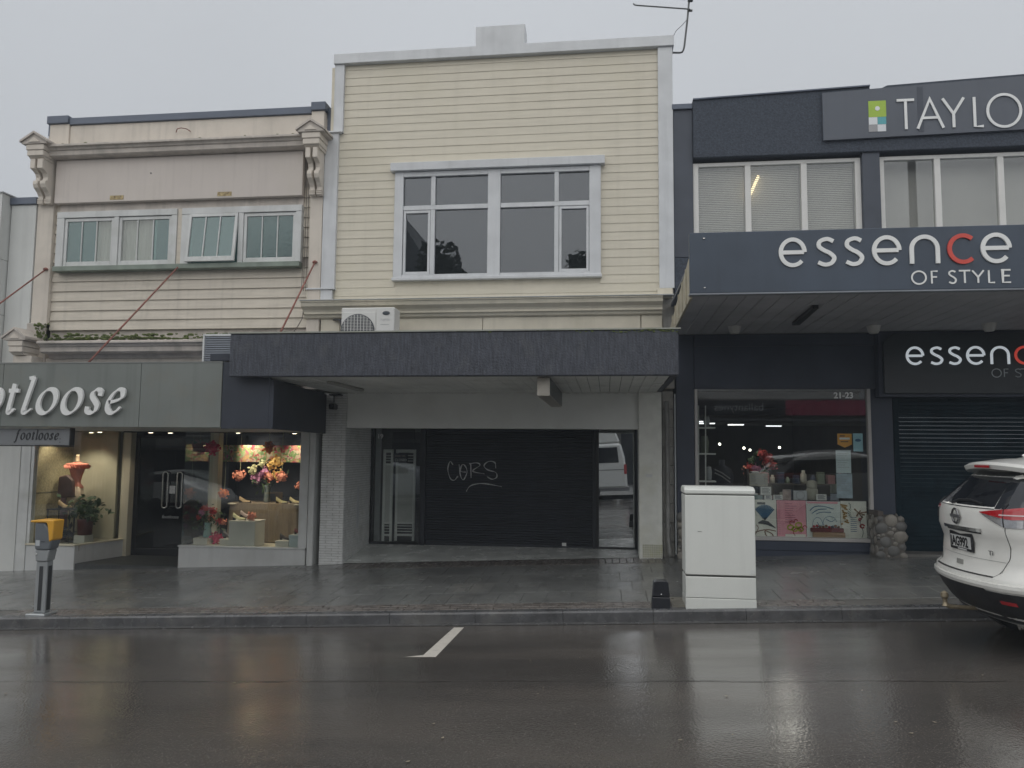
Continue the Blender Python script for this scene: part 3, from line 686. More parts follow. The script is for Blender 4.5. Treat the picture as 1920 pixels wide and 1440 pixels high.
# flat sign panel
pnl = bx('blank_panel', -9.745, -5.155, F - .085, F + .02, 6.195, 6.975, M('panel_beige', (.60, .545, .50), .7, .07, .8, streak=.22, dirt=(.50, .46, .36), dirt_amt=.35, dirt_scale=.5), A, .004)
rp = M('flaked_paint', (.48, .38, .20), .8, .6, 40, dirt=(.12, .07, .04), dirt_amt=.9, dirt_scale=18)
for x in (-8.55, -6.55): bx('fixing_patch', x - .13, x + .13, F - .090, F - .0855, 6.225, 6.30, rp, pnl)
MB().ball((-7.93, F - .087, 6.68), .014, 6, 4).build('screw_hole', black_metal, pnl)
MB().tube([(-7.55, F - .0, 7.44), (-7.50, F - .05, 7.48), (-7.42, F - .06, 7.49), (-7.32, F - .05, 7.47), (-7.26, F - .03, 7.43)], .008, 6).build('bent_rod', rust, A)
# boards below and beside the windows
PB = .174
for k in range(14):
    z0 = 3.940 + k * PB
    if z0 > 6.3: break
    if z0 + PB <= 5.0: lap_board(-9.795, -5.04, z0, PB, peach_board, A, t0=.034, y=F + .02)
    elif z0 < 4.99: lap_board(-9.795, -5.04, z0, 4.99 - z0, peach_board, A, t0=.034, y=F + .02)
    else:
        lap_board(-9.795, -9.70, z0, PB, peach_board, A, t0=.034, y=F + .02); lap_board(-5.165, -5.04, z0, PB, peach_board, A, t0=.034, y=F + .02)
bx('head_board', -9.70, -5.165, F + .02, F + .08, 6.05, 6.195, peach_weathered, A, .003)
# windows: two frames of two casements, three panes each
teal = glass('teal_pattern_glass', (.52, .64, .63), .17, rough=.22, gloss=(.60, .74, .73), bump=.22, bscale=22)
pale_pane = glass('pale_obscured_glass', (.80, .82, .80), .14, rough=.2, gloss=(.75, .76, .73), bump=.15, bscale=22)
curtain = M('curtain', (.60, .62, .60), .9, .15, 3, stretch=(6, 1, .4))
dimroom = M('teal_room', (.085, .145, .145), .9, .2, 2)
bx('window_backing', -9.62, -5.20, F + .086, F + .095, 5.0, 6.03, dimroom, A)
for x0, x1, opened in ((-9.695, -7.425, None), (-7.335, -5.165, 0)):
    w = bx('window', x0, x1, F - .055, F + .08, 5.935, 6.045, white_dirty, A, .004)
    for a, b, n in ((x0, x0 + .14, 'jamb'), (x1 - .10, x1, 'jamb'), ((x0 + x1) / 2 - .045, (x0 + x1) / 2 + .045, 'mullion')):
        bx(n, a, b, F - .05, F + .08, 5.055, 5.933, white_dirty, w, .004)
    xm = (x0 + x1) / 2
    for si, (a, b) in enumerate(((x0 + .145, xm - .05), (xm + .05, x1 - .105))):
        zt, zb = 5.925, 5.06
        tilt_a = radians(6.5) if opened == si else 0.0
        def rz_(v):
            x, y, z = v; dy = y - F; dz = z - zt; c, s = cos(tilt_a), sin(tilt_a)
            return (x, F + dy * c + dz * s, zt - dy * s + dz * c) if tilt_a else v
        y0, y1 = F - .03, F + .012
        if tilt_a: y0 -= .035; y1 -= .035
        fr = MB(); fr.box(a, a + .05, y0, y1, zb, zt).box(b - .05, b, y0, y1, zb, zt).box(a + .051, b - .051, y0, y1, zb, zb + .085).box(a + .051, b - .051, y0, y1, zt - .055, zt)
        fr.v = [rz_(v) for v in fr.v]; sash = fr.build('sash', white_dirty, w, bevel=.003)
        ww = (b - a - .10) / 3
        for q in range(3):
            pa = a + .05 + q * ww
            pg = MB().box(pa + .008, pa + ww - .008, (y0 + y1) / 2, (y0 + y1) / 2 + .005, zb + .08, zt - .05); pg.v = [rz_(v) for v in pg.v]; pg.build('pane', pale_pane if (x0 < -9 and (si, q) in ((0, 2), (1, 0), (1, 1))) else teal, w)
            if q:
                bar = MB().box(pa - .009, pa + .009, y0 + .004, y1, zb + .083, zt - .053); bar.v = [rz_(v) for v in bar.v]; bar.build('glazing_bar', white_dirty, w)
for a, b in ((-8.98, -8.62), (-8.48, -7.85)):
    cw = MB(); n = 22
    cw.grid([[(a + (b - a) * i / n, F + .060 + .010 * sin(i * 1.9), z) for i in range(n + 1)] for z in (5.06, 5.93)]).build('curtain', curtain, A, smooth=True)
bx('window_divider', -7.42, -7.34, F - .03, F + .07, 5.056, 6.04, peach_board, A, .003)
bx('window_sill', -9.69, -5.16, F - .11, F + .06, 4.965, 5.052, M('sill_green', (.215, .255, .215), .55, .25, 4, streak=.4, dirt=(.12, .13, .10), dirt_amt=.5), A, .006)
wires = MB()
for x in (-5.10, -5.06, -5.13): wires.tube([(x, F - .025, 6.9 if x > -5.12 else 5.05), (x + .004, F - .028, 5.6), (x, F - .025, 4.55)], .006, 5)
wires.tube([(-5.07, F - .03, 4.35), (-5.03, F - .2, 4.05), (-5.09, F - .25, 3.9), (-5.3, F - .5, 3.45)], .008, 5)
wires.tube([(-9.9, F - .15, 3.35), (-8.4, F - .2, 3.13), (-7.2, F - .25, 3.10), (-6.35, F - .22, 3.28), (-5.8, F - .2, 3.12)], .010, 5)
wires.build('wiring', M('old_cable', (.14, .12, .10), .7), A)
# tie rods of the canopy
for a, b in (((-9.87, F - .03, 5.02), (-9.74, 9.72, 3.02)), ((-7.34, F - .06, 5.02), (-7.12, 9.72, 3.02)), ((-4.91, F - .03, 5.04), (-4.62, 9.95, 3.10))):
    r = MB().tube([a, b], .014, 8).build('tie_rod', rust, A, smooth=True)
    MB().lathe([(.03, 0), (.045, .012), (.045, .03), (.02, .05)], (0, 0, 0), 8).add([], []).build('rod_plate', rust, r, origin=(0, 0, 0)).location = Vector(a) + Vector((0, -.0, -.02)) - WORLD[r.name]
# lower cornice with mossy ledge
cornice(-9.70, -5.10, 3.50, .36, 'lower_cornice')
bx('lower_frieze', -9.80, -5.10, F + .02, F + .09, 2.95, 3.44, peach, A)
cap(-10.03, 3.70, .30, F - .46)
bx('pilaster_stub', -10.15, -9.80, F - .06, F + .1, 3.70, 4.06, peach_weathered, A, .012)
bx('pilaster_stub', -10.17, -9.82, F - .30, F + .1, 2.9, 3.45, peach, A, .008)
mo = MB()
for i in range(420):
    x = random.uniform(-9.6, -5.3); k = 1.0 if x < -7.6 else .45
    if random.random() > k: continue
    mo.ball((x, F - .02 - abs(random.gauss(0, .11)), 3.745 + random.uniform(0, .03) + (.06 if random.random() < .25 else 0)), random.uniform(.015, .042), 6, 4, (1.5, 1, .6), .25)
for i in range(60): mo.ball((random.uniform(-9.9, -9.75), F - .10 + random.uniform(-.1, .08), random.uniform(3.75, 4.05)), random.uniform(.01, .03), 6, 4, (1, .6, 1), .3)
mo.build('moss', moss, A, kind='stuff')
lv = bx('louvre_vent', -6.46, -6.43, 11.55, 12.0, 3.0, 3.72, white_dirty, A, .003)
bx('vent_frame', -6.428, -5.62, 11.55, 12.0, 3.685, 3.72, white_dirty, lv, .003)
for k in range(18): bx('slat', -6.428, -5.63, 11.56, 11.60, 3.04 + k * .036, 3.04 + k * .036 + .024, M('grey_slat', (.22, .24, .27), .5, .1, 3), lv)
bx('vent_backing', -6.428, -5.63, 11.62, 11.66, 3.0, 3.68, interior_dark, lv)
# ---- shop canopy with its big lettering
FY = 9.62
for a, b in ((-9.75, -8.28), (-8.274, -6.243), (-6.237, -5.085)):
    bx('canopy_panel', a, b, FY, FY + .03, 2.165, 3.025, fascia_green, A, .003)
bx('canopy_trim', -9.75, -5.08, FY - .004, FY + .06, 3.028, 3.045, M('canopy_edge', (.20, .21, .20), .5), A)
bx('canopy_roof', -9.75, -5.09, FY + .035, F, 2.96, 3.0, metal_cap, A)
bx('canopy_soffit', -9.75, -4.72, FY + .035, F + .02, 2.17, 2.19, M('shop_soffit', (.42, .43, .41), .6, .1, 1.5), A)
bx('canopy_backing', -9.75, -5.09, FY + .032, FY + .06, 2.195, 2.955, interior_dark, A)
bx('canopy_return', -5.08, -4.42, FY + .01, FY + .06, 2.15, 3.035, navy_flat, A, .004)
MB().prism([(-4.419, FY + .01), (-4.36, FY + .01), (-4.64, F - .01), (-4.715, F - .01)], 2.15, 2.80, 'z').build('canopy_side', navy_flat, A, bevel=.004)
bx('canopy_upstand', -5.30, -4.93, FY + .065, 11.2, 3.06, 3.16, navy_flat, A, .004)
cg = M('cream_sheet', (.55, .50, .36), .6, .1, 6)
for k in range(4): bx('corrugation', -5.56 + k * .06, -5.56 + k * .06 + .05, 10.3, 10.34, 3.0, 3.20, cg, A, .006)
txt = [('f', -9.22), ('o', -8.86), ('o', -8.50), ('t', -8.17), ('l', -7.955), ('o', -7.735), ('o', -7.375), ('s', -7.02), ('e', -6.725)]
FB = [None, None, (-8.541, -8.204), (-8.172, -7.948), (-7.940, -7.726), (-7.726, -7.391), (-7.359, -7.027), (-7.004, -6.740), (-6.709, -6.416)]
for (ch, x), bb_ in zip(txt, FB):
    if bb_ is None: letter(ch, ITAL, .325, x, 2.345, FY - .055, .035, .075, letter_white, A, 'sign_letter', width=.80 if ch in 'oe' else .66, nib=radians(35), slant=.17)
    else: letter_fit(ch, ITAL, bb_[0], bb_[1], 2.345, 2.672, FY - .055, .035, .078, letter_white, A, 'sign_letter', nib=radians(35), slant=.26, asc=.99)
# ---- shop front
sill_w = M('riser_white', (.58, .59, .585), .55, .08, 2, streak=.2, dirt=(.36, .36, .33), dirt_amt=.35)
warm_w = M('shop_cream', (.58, .54, .42), .55, .08, 2)
bx('shop_pier', -10.13, -9.93, F - .03, F + .15, -.6, 2.17, white_dirty, A, .004)
MB().prism([(-9.93, F - .02), (-9.02, F - .02), (-8.80, 13.30), (-8.80, 13.42), (-9.93, 13.42)], -.6, .205, 'z').build('stall_riser', sill_w, A, bevel=.006)
MB().prism([(-9.93, F - .04), (-9.01, F - .04), (-8.785, 13.30), (-8.86, 13.36), (-9.06, F + .06), (-9.93, F + .06)], .207, .235, 'z').build('window_ledge', warm_w, A, bevel=.004)
bx('window_jamb', -9.93, -9.87, F - .02, F + .06, .236, 2.17, white_dirty, A, .003)
bx('shop_pane', -9.87, -9.055, F + .02, F + .028, .236, 2.165, glass_shop, A)
MB().prism([(-9.05, F + .022), (-9.044, F + .02), (-8.862, 13.27), (-8.868, 13.272)], .236, 2.165, 'z').build('shop_pane', glass_shop, A)
bx('door_post', -8.90, -8.74, 13.28, 13.44, -.4, 2.17, warm_w, A, .005)
bx('door_post', -7.19, -7.02, 13.28, 13.44, -.4, 2.17, warm_w, A, .005)
bx('entry_floor', -9.0, -7.0, F - .02, 13.6, -.6, -.085, M('entry_mat', (.05, .055, .055), .6, .3, 20, bump=.3), A)
door = bx('shop_door', -8.735, -8.66, 13.42, 13.46, -.08, 2.12, black_metal, A, .003)
bx('door_frame', -7.25, -7.192, 13.42, 13.46, -.08, 2.12, black_metal, door, .003)
bx('door_frame', -8.658, -7.252, 13.42, 13.46, 2.06, 2.12, black_metal, door, .003)
bx('door_frame', -8.658, -7.252, 13.42, 13.46, -.08, .05, black_metal, door, .003)
bx('door_pane', -8.657, -7.95, 13.435, 13.443, .05, 2.06, glass_dark, door)
bx('door_pane', -7.944, -7.252, 13.435, 13.443, .05, 2.06, glass_dark, door)
for x in (-8.10, -7.82):
    MB().tube([(x - .05, 13.40, .84)] + [(x - .05 + .0, 13.395, .84 + .001)] + [(x - .05, 13.395, 1.40)] + [(x - .05 + .05 - .05 * cos(a), 13.395, 1.40 + .05 * sin(a)) for a in (.4, .8, 1.2, 1.57, 2, 2.4, 2.8)] + [(x + .05, 13.395, 1.40), (x + .05, 13.395, .84)] + [(x + .05 * cos(a), 13.395, .84 - .05 * sin(a)) for a in (.4, .8, 1.2, 1.57, 2, 2.4, 2.8, 3.14)], .0125, 8).build('door_handle', steel, door, smooth=True)
bx('lock_plate', -8.02, -7.90, 13.400, 13.432, 1.05, 1.20, steel, door, .004)
text('door_lettering', 'footloose', .085, (-8.16, 13.430, .60), M('frosted_print', (.45, .46, .47), .6), door, .001, shear=.25)
# right window
MB().prism([(-7.13, F - .03), (-4.92, F - .03), (-4.92, 13.28), (-7.13, 13.28)], -.6, .245, 'z').build('stall_riser', sill_w, A, bevel=.006)
bx('window_ledge', -7.14, -4.92, F - .045, F + .07, .248, .272, white_dirty, A, .004)
bx('window_jamb', -5.05, -4.90, F - .04, F + .10, .273, 2.17, white_dirty, A, .004)
bx('window_jamb', -4.88, -4.78, F - .08, F + .2, -.3, 2.17, white_dirty, A, .01)
bx('shop_pane', -7.115, -5.055, F + .02, F + .028, .273, 2.165, glass_shop, A)
bx('shop_pane', -7.122, -7.116, F + .03, 13.27, .273, 2.165, glass_shop, A)
bx('shop_bulkhead', -10.08, -4.80, F + .0, 14.2, 2.20, 2.85, navy_flat, A)
# the display rooms behind the glass
wood_chip = M('chip_board', (.40, .35, .215), .85, .30, 26, bump=.4, bs=60, dirt=(.24, .20, .11), dirt_amt=.5, dirt_scale=9)
cream_wall = M('display_cream', (.50, .47, .36), .8, .06, 2)
RM = thing('display_room', (-7.5, 14, 0), None, None, kind='structure')
bx('side_wall', -10.06, -10.0, F + .07, 13.6, .2, 2.19, wood_chip, RM)
bx('seam', -9.999, -9.995, F + .08, 13.2, 1.07, 1.08, black_metal, RM)
bx('back_wall', -9.999, -9.10, 13.43, 13.5, .2, 2.19, cream_wall, RM)
bx('display_floor', -9.93, -9.0, F + .06, 13.42, .12, .206, M('display_floor', (.26, .25, .20), .6, .2, 8), RM)
bx('back_wall', -7.0, -4.85, 14.02, 14.1, .2, 2.19, M('display_navy', (.014, .017, .028), .8, .1, 2), RM)
bx('side_wall', -4.87, -4.81, F + .11, 14.1, -.1, 2.19, M('display_navy2', (.02, .022, .03), .8, .1, 2), RM)
bx('display_floor', -7.1, -4.88, F + .08, 14.0, .15, .246, warm_w, RM)
bx('back_wall', -10, -4.8, 17.9, 18, -.3, 2.4, interior_dark, RM); bx('floor', -10, -4.8, 13.6, 18, -.2, -.095, interior_dark, RM)
bx('side_wall', -9.08, -9.0, 13.55, 18, -.2, 2.4, interior_dark, RM); bx('side_wall', -7.0, -6.94, 14.12, 18, -.2, 2.4, interior_dark, RM)
for x, y in ((-9.75, 12.75), (-9.35, 13.0), (-8.9, 12.6), (-8.0, 12.7), (-7.75, 12.9), (-6.3, 12.55), (-5.35, 12.7)):
    d = MB().lathe([(.052, 0), (.052, .006), (.036, .008)], (x, y, 2.155), 14).build('downlight', letter_white, A)
    MB().lathe([(.034, .0), (.034, .003)], (x, y, 2.152), 12).build('lamp_face', emit('lamp_warm', (1, .86, .62), 5.0), d)
def spot(x, y, z, e, tx, ty, tz, col=(1, .87, .68), size=90, soft=.04):
    l = bpy.data.lights.new('lamp_light', 'SPOT'); l.energy = e; l.color = col; l.spot_size = radians(size); l.spot_blend = .7; l.shadow_soft_size = soft
    o = bpy.data.objects.new('lamp_light', l); COL.objects.link(o); o.location = (x, y, z); o.rotation_euler = (Vector((tx, ty, tz)) - Vector((x, y, z))).to_track_quat('-Z', 'Y').to_euler()
spot(-9.35, 12.75, 2.13, 20, -9.55, 13.3, .9); spot(-9.75, 12.62, 2.13, 10, -9.98, 13.0, 1.0); spot(-8.5, 12.7, 2.13, 7, -8.95, 13.0, .6)
spot(-6.3, 12.6, 2.13, 34, -6.1, 13.3, .6); spot(-5.35, 12.7, 2.13, 20, -5.6, 13.4, .7); spot(-6.7, 13.4, 2.13, 14, -6.4, 14.0, 1.6); spot(-5.6, 13.4, 2.13, 10, -5.6, 14.0, 1.6)

# ------------------------------------------------------------------ pale neighbour at the far left
NB = thing('plain_building', (-11.5, F, -.4), 'plain off-white rendered building with a slate metal edge, cut by the left border', 'building')
pale = M('pale_render', (.60, .61, .59), .65, .08, 1.2, streak=.25, bump=.1, bs=30)
for a, b in ((2.0, 4.20), (4.206, 5.18), (5.186, 6.36)): bx('wall_panel', -18, -10.62, F - .25, F + .4, a, b, pale, NB, .004)
bx('wall', -10.60, -10.12, F - .04, 20, -.6, 6.20, pale, NB); bx('wall', -18, -10.60, F + .16, 20, 2.0, 6.2, pale, NB)
bx('coping', -10.615, -10.10, F - .08, F + .4, 6.205, 6.33, metal_cap, NB, .005)
bx('wall_panel', -18, -10.14, F - .0, F + .12, -.8, 1.995, white_dirty, NB)
bx('coping', -18, -10.60, F - .27, F + .42, 6.363, 6.385, M('neighbour_cap', (.5, .52, .53), .5), NB)
MB().tube([(-13.5, F + 2, 6.9), (-11.2, F + .3, 6.45)], .02, 6).build('roof_rail', steel, NB)
# measured letter boxes of the signs (metres along the front, and heights)
ES1 = [(1.976, 2.288), (2.391, 2.615), (2.703, 2.920), (3.008, 3.328), (3.415, 3.740), (3.821, 4.107), (4.174, 4.501)]; ZE1 = (4.028, 4.398)
OF1 = [(3.424, 3.593), (3.637, 3.719), (3.821, 3.911), (3.928, 4.066), (4.069, 4.208), (4.243, 4.322), (4.388, 4.489)]; ZO1 = (3.812, 3.971)
TY1 = [(4.446, 4.742), (4.742, 5.157), (5.115, 5.463), (5.573, 5.734), (5.761, 6.272)]; ZT1 = (6.884, 7.390)
ES2 = [(4.432, 4.693), (4.771, 4.959), (5.028, 5.217), (5.281, 5.548), (5.616, 5.886), (5.948, 6.200)]; ZE2 = (3.214, 3.511)
OF2 = [(5.623, 5.765), (5.794, 5.864), (5.946, 6.035)]; ZO2 = (3.034, 3.165)
# ------------------------------------------------------------------ dark blue building on the right
D = thing('dark_shop_building', (4.5, F, .3), 'dark blue stucco building with white framed office windows over a homeware shop', 'building')
RXE = 13.0
bx('corner_pier', 1.065, 1.372, F + .02, F + .35, 5.0, 7.44, dark_plain, D, .006)
bx('corner_pier', 1.065, 1.372, F + .02, F + .35, 3.75, 4.995, dark_stucco, D, .006)
bx('pier_cap', 1.045, 1.374, F - .02, F + .4, 7.442, 7.53, metal_cap, D, .005)
bx('wall', 1.08, RXE, F + .36, 21, 2.9, 7.4, dark_plain, D)
# heavy stucco band, window openings cut between bands and piers
MB().prism([(1.375, 6.60), (RXE, 6.60), (RXE, 8.0), (4.36, 7.66), (4.26, 7.61), (4.10, 7.61), (4.10, 7.66), (1.375, 7.57)], F - .06, F + .40, 'y').build('parapet_band', dark_stucco, D, bevel=.01)
bx('parapet_cap', 1.375, 4.098, F - .09, F + .42, 7.60, 7.625, metal_cap, D, .003).rotation_euler = (0, -atan(.033), 0)
bx('window_pier', 3.965, 4.225, F - .02, F + .35, 4.9, 6.598, dark_plain, D, .004)
bx('spandrel', 1.375, RXE, F + .0, F + .35, 3.8, 5.30, dark_plain, D, .004)
wfr = M('office_frame', (.70, .69, .66), .5, .06, 4, streak=.15)
vs = M('venetian_slat', (.74, .72, .68), .5, .06, 4)
def bay(x0, x1, mulls, blinds, lead=True):
    w = bx('office_window', x0, x0 + .085, F + .06, F + .16, 5.31, 6.55, wfr, D, .004)
    bx('jamb', x1 - .085, x1, F + .06, F + .16, 5.31, 6.55, wfr, w, .004)
    bx('head', x0 + .086, x1 - .086, F + .06, F + .16, 6.49, 6.55, wfr, w, .004); bx('sill', x0 + .086, x1 - .086, F + .05, F + .16, 5.31, 5.36, wfr, w, .004)
    ed = [x0 + .085] + [v for m in mulls for v in (m - .045, m + .045)] + [x1 - .085]
    for m in mulls: bx('mullion', m - .045, m + .045, F + .055, F + .16, 5.362, 6.488, wfr, w, .004)
    for i in range(0, len(ed), 2):
        a, b = ed[i], ed[i + 1]
        bx('pane', a, b, F + .10, F + .106, 5.36, 6.49, glass_tint, w)
        if blinds:
            sb = MB(); z = 5.37
            while z < 6.47: sb.add([(a + .01, F + .175, z), (b - .01, F + .175, z), (b - .01, F + .20, z + .026), (a + .01, F + .20, z + .026)], [(0, 1, 2, 3)]); z += .030
            sb.build('blind', vs, w, kind='stuff')
bay(1.376, 3.962, (2.235, 3.10), True)
bay(4.228, 6.95, (5.10, 6.02), False)
office = M('office_wall', (.52, .50, .48), .8, .08, 1)
bx('office_back', 1.4, 7.4, F + .355, F + .358, 5.3, 6.56, office, D)
MB().box(2.255, 2.30, F + .204, F + .24, 6.02, 6.40).build('office_lamp', emit('lamp_tube', (1, .80, .45), 1.3), D).rotation_euler = (0, radians(24), 0)
# upper sign on a flat grey panel
pgm = M('sign_panel_slate', (.090, .103, .128), .5, .06, 1.5, streak=.15)
ps = MB().prism([(3.365, 6.785), (RXE, 6.95), (RXE, 7.95), (3.365, 7.555)], F - .115, F - .065, 'y').build('sign_panel', pgm, D)
bx('panel_joint', 4.775, 4.86, F - .119, F - .116, 6.86, 7.58, dark_plain, ps)
yy = F - .121
for nm, a, b, c, d, col in (('logo_square', 4.048, 4.310, 7.125, 7.385, (.36, .52, .06)), ('logo_square', 4.048, 4.176, 7.005, 7.122, (.72, .75, .76)), ('logo_square', 4.179, 4.306, 7.005, 7.122, (.10, .38, .42)), ('logo_square', 4.044, 4.172, 6.890, 7.002, (.34, .34, .35)), ('logo_square', 4.175, 4.300, 6.890, 7.002, (.70, .72, .74))):
    bx(nm, a, b, yy, yy + .004, c, d, M('logo_%d' % (c * 1000 + a * 10), col, .5, .04, 4), ps)
MB().lathe([(.036, 0), (.036, .004)], (0, 0, 0), 16).build('logo_dot', letter_white, ps, origin=(0, 0, 0)).rotation_euler = (pi / 2, 0, 0)
bpy.data.objects['logo_dot'].location = Vector((4.18, yy - .001, 7.26)) - WORLD[ps.name]
zb = 6.897
for ch, (xa, xb) in zip('TAYLOR', TY1 + [(6.40, 6.72)]):
    letter_fit(ch, SANS, xa, xb, ZT1[0] + (-.012 if ch == 'O' else 0), ZT1[1] + (.012 if ch == 'O' else 0), F - .135, .014, .040, letter_white, ps, 'sign_letter')
# lower canopy with the shop name
EY = 9.10
MB().prism([(EY, 3.755), (EY, 4.480), (EY + .08, 4.480), (EY + .08, 3.755)], .962, 9.5).build('canopy_fascia', M('fascia_dark_blue', (.042, .061, .092), .38, .18, 1.2, streak=.25, bump=.05, bs=20), D, bevel=.006)
bx('canopy_trim', .955, 9.5, EY - .008, EY + .10, 3.735, 3.753, M('trim_grey', (.2, .22, .25), .4), D)
fs = bpy.data.objects['canopy_fascia.001'] if 'canopy_fascia.001' in bpy.data.objects else D
for ch, (xa, xb) in zip('essence', ES1):
    letter_fit(ch, SANS, xa, xb, ZE1[0], ZE1[1], EY - .022, .020, .046, letter_red if ch == 'c' else letter_white, D, 'sign_letter')
for ch, (xa, xb) in zip('OFSTYLE', OF1):
    letter_fit(ch, SANS, xa, xb, ZO1[0], ZO1[1], EY - .010, .008, .018, letter_white, D, 'sign_letter')
for x, z in ((1.13, 4.40), (1.13, 3.81)): MB().lathe([(.016, 0), (.016, .012)], (0, 0, 0), 8).build('bolt', steel, D, origin=(0, 0, 0)).location = Vector((x, EY - .006, z)) - WORLD[D.name]
cs_m = M('canopy_end_cream', (.46, .42, .32), .6, .2, 4, streak=.4, dirt=(.25, .24, .17), dirt_amt=.5)
MB().prism([(EY + .085, 3.76), (EY + .085, 4.20), (EY + .16, 4.20), (F - .02, 3.80), (F - .02, 3.66), (EY + .085, 3.70)], .965, .995).build('canopy_end', cs_m, D, bevel=.003)
for k in range(5): bx('end_batten', .950, .963, EY + .4 + k * .5, EY + .45 + k * .5, 3.70, 4.14 - k * .055, cs_m, D)
bx('canopy_roof', 1.0, 9.5, EY + .085, F, 4.20, 4.24, metal_cap, D)
# sloping boarded soffit
nb = 40; src = None
for i in range(nb):
    wdt = .212; x = 1.0 + wdt * (i + .5)
    if src is None:
        src = MB().prism([(EY + .085, 3.745), (EY + .085, 3.765), (F + .05, 3.77), (F + .05, 3.75)], -wdt / 2 + .003, wdt / 2 - .003).build('soffit_board', grey_soffit, D, bevel=.005, origin=(0, 0, 0)); place(src, (x, 0, 0), D)
    else: inst(src, (x, 0, random.uniform(-.002, .002)), D)
for x, y in ((1.85, 11.5), (3.83, 11.6), (5.35, 11.5)):
    MB().lathe([(.06, .0), (.085, .05), (.095, .10), (.10, .11)], (x, y, 3.635), 16).build('soffit_light', M('bulkhead_glass', (.5, .5, .48), .3), D, smooth=False)
MB().prism([(2.55, 9.9), (2.62, 9.9), (2.70, 11.2), (2.60, 11.2)], 3.70, 3.744, 'z').build('soffit_vent', black_metal, D)
# ground floor
bx('shop_wall', 1.07, 1.345, F + .0, F + .4, -.1, 3.745, dark_wall, D, .004)
bx('shop_head', 1.35, 4.06, F - .02, F + .4, 2.885, 3.745, dark_wall, D, .004)
bx('shop_head_trim', 1.35, 4.03, F - .05, F - .021, 3.55, 3.735, dark_wall, D, .004)
bx('window_return', 3.975, 4.30, F + .02, F + .5, .9, 3.0, dark_wall, D)
rw = M('shop_frame_pale', (.42, .41, .40), .45, .08, 4)
bx('window_jamb', 1.352, 1.398, F - .01, F + .07, .625, 2.882, rw, D, .003)
bx('window_jamb', 3.925, 3.972, F - .03, F + .07, .80, 2.882, rw, D, .003)
bx('window_ledge', 1.352, 3.95, F - .06, F + .10, .570, .622, rw, D, .004)
bx('stall_riser', 1.352, 3.93, F - .02, F + .2, -.1, .42, dark_wall, D, .004); bx('riser_band', 1.352, 3.93, F - .035, F + .2, .424, .567, dark_wall, D, .004)
bx('shop_pane', 1.40, 3.923, F + .02, F + .028, .622, 2.882, glass_shop, D)
text('shop_number', '21-23', .125, (3.45, F + .017, 2.745), letter_white, D, .001, offset=.004)
# stone piers: round river stones bedded in mortar
mortar = M('stone_mortar', (.135, .125, .11), .85, .2, 12, bump=.5, bs=50)
stones = [M('river_stone', (.235, .22, .195), .55, .3, 6, bump=.15, bs=50), M('river_stone_dark', (.145, .145, .138), .5, .3, 6, bump=.15, bs=50), M('river_stone_warm', (.27, .252, .218), .55, .25, 6, bump=.15, bs=50)]
def stone_pier(x0, x1, yf, z0, z1):
    p = bx('stone_pier', x0, x1, yf + .022, F + .3, z0 - .2, z1, mortar, D, .03)
    rs = random.Random(int(x0 * 100)); got = []
    for want in (.090, .076, .062, .052, .044, .036, .028, .022):
        for t in range(400):
            x = rs.uniform(x0 + want * .6, x1 - want * .6); z = rs.uniform(z0 + want * .55, z1 - want * .55)
            if all(((x - a) / 1.06) ** 2 + ((z - b) / .92) ** 2 > (want + r) ** 2 * .86 for a, b, r in got): got.append((x, z, want))
    for x, z, r in got:
        m = MB().ball((0, 0, 0), 1, 12, 8, (r * rs.uniform(1.02, 1.2), .024 + r * .10, r * rs.uniform(.84, 1.02)), .06)
        a = rs.uniform(-.5, .5); m.v = [(x + q[0] * cos(a) - q[2] * sin(a), yf + .036 + q[1], z + q[0] * sin(a) + q[2] * cos(a)) for q in m.v]
        m.build('stone', rs.choice(stones), p, smooth=True)
    for sx in (x0, x1):
        got2 = []
        for want in (.075, .06, .045):
            for t in range(120):
                y = rs.uniform(yf + want, F + .05); z = rs.uniform(z0 + want * .55, z1 - want * .55)
                if all((y - a) ** 2 + (z - b) ** 2 > (want + r) ** 2 * .9 for a, b, r in got2): got2.append((y, z, want))
        for y, z, r in got2: MB().ball((sx, y, z), 1, 10, 7, (.012, r, r * .92), .05).build('stone', rs.choice(stones), p, smooth=True)
    return p
stone_pier(3.90, 4.285, 11.90, zf(4.1, 11.9), .985)
stone_pier(1.075, 1.34, F - .12, zf(1.2, 12.1), .95)
bx('pier_cap', 3.91, 3.99, 11.93, F, .99, 1.06, M('cap_brown', (.10, .085, .075), .7), D)
# right-hand entrance: sign band and roller shutter
bx('entrance_head', 4.06, RXE, F - .16, F + .4, 2.75, 3.745, dark_wall, D, .004)
MB().prism([(4.12, 2.80), (9, 2.80), (9, 3.70), (4.28, 3.70), (4.12, 3.58)], F - .215, F - .165, 'y').build('sign_band', M('band_teal', (.024, .034, .043), .35, .15, 2), D, bevel=.004)
for ch, (xa, xb) in zip('essence', ES2 + [(6.30, 6.62)]):
    letter_fit(ch, SANS, xa, xb, ZE2[0], ZE2[1], F - .228, .010, .036, M('lit_letter_red', (.62, .07, .05), .4, .05, 4, emis=(.9, .10, .07), estr=.16) if ch == 'c' else M('lit_letter_white', (.80, .82, .84), .4, .05, 4, emis=(.85, .93, 1), estr=.20), D, 'sign_letter')
for ch, (xa, xb) in zip('OFSTYLE', OF2 + [(6.02, 6.18), (6.18, 6.35), (6.40, 6.49), (6.55, 6.66)]):
    letter_fit(ch, SANS, xa, xb, ZO2[0], ZO2[1], F - .222, .005, .013, M('dull_print', (.52, .57, .60), .5), D, 'sign_letter')
e2 = bx('roller_shutter', 4.32, 4.40, F + .05, F + .13, .1, 2.75, teal_black, D, .004)
s1 = None; zc = .30
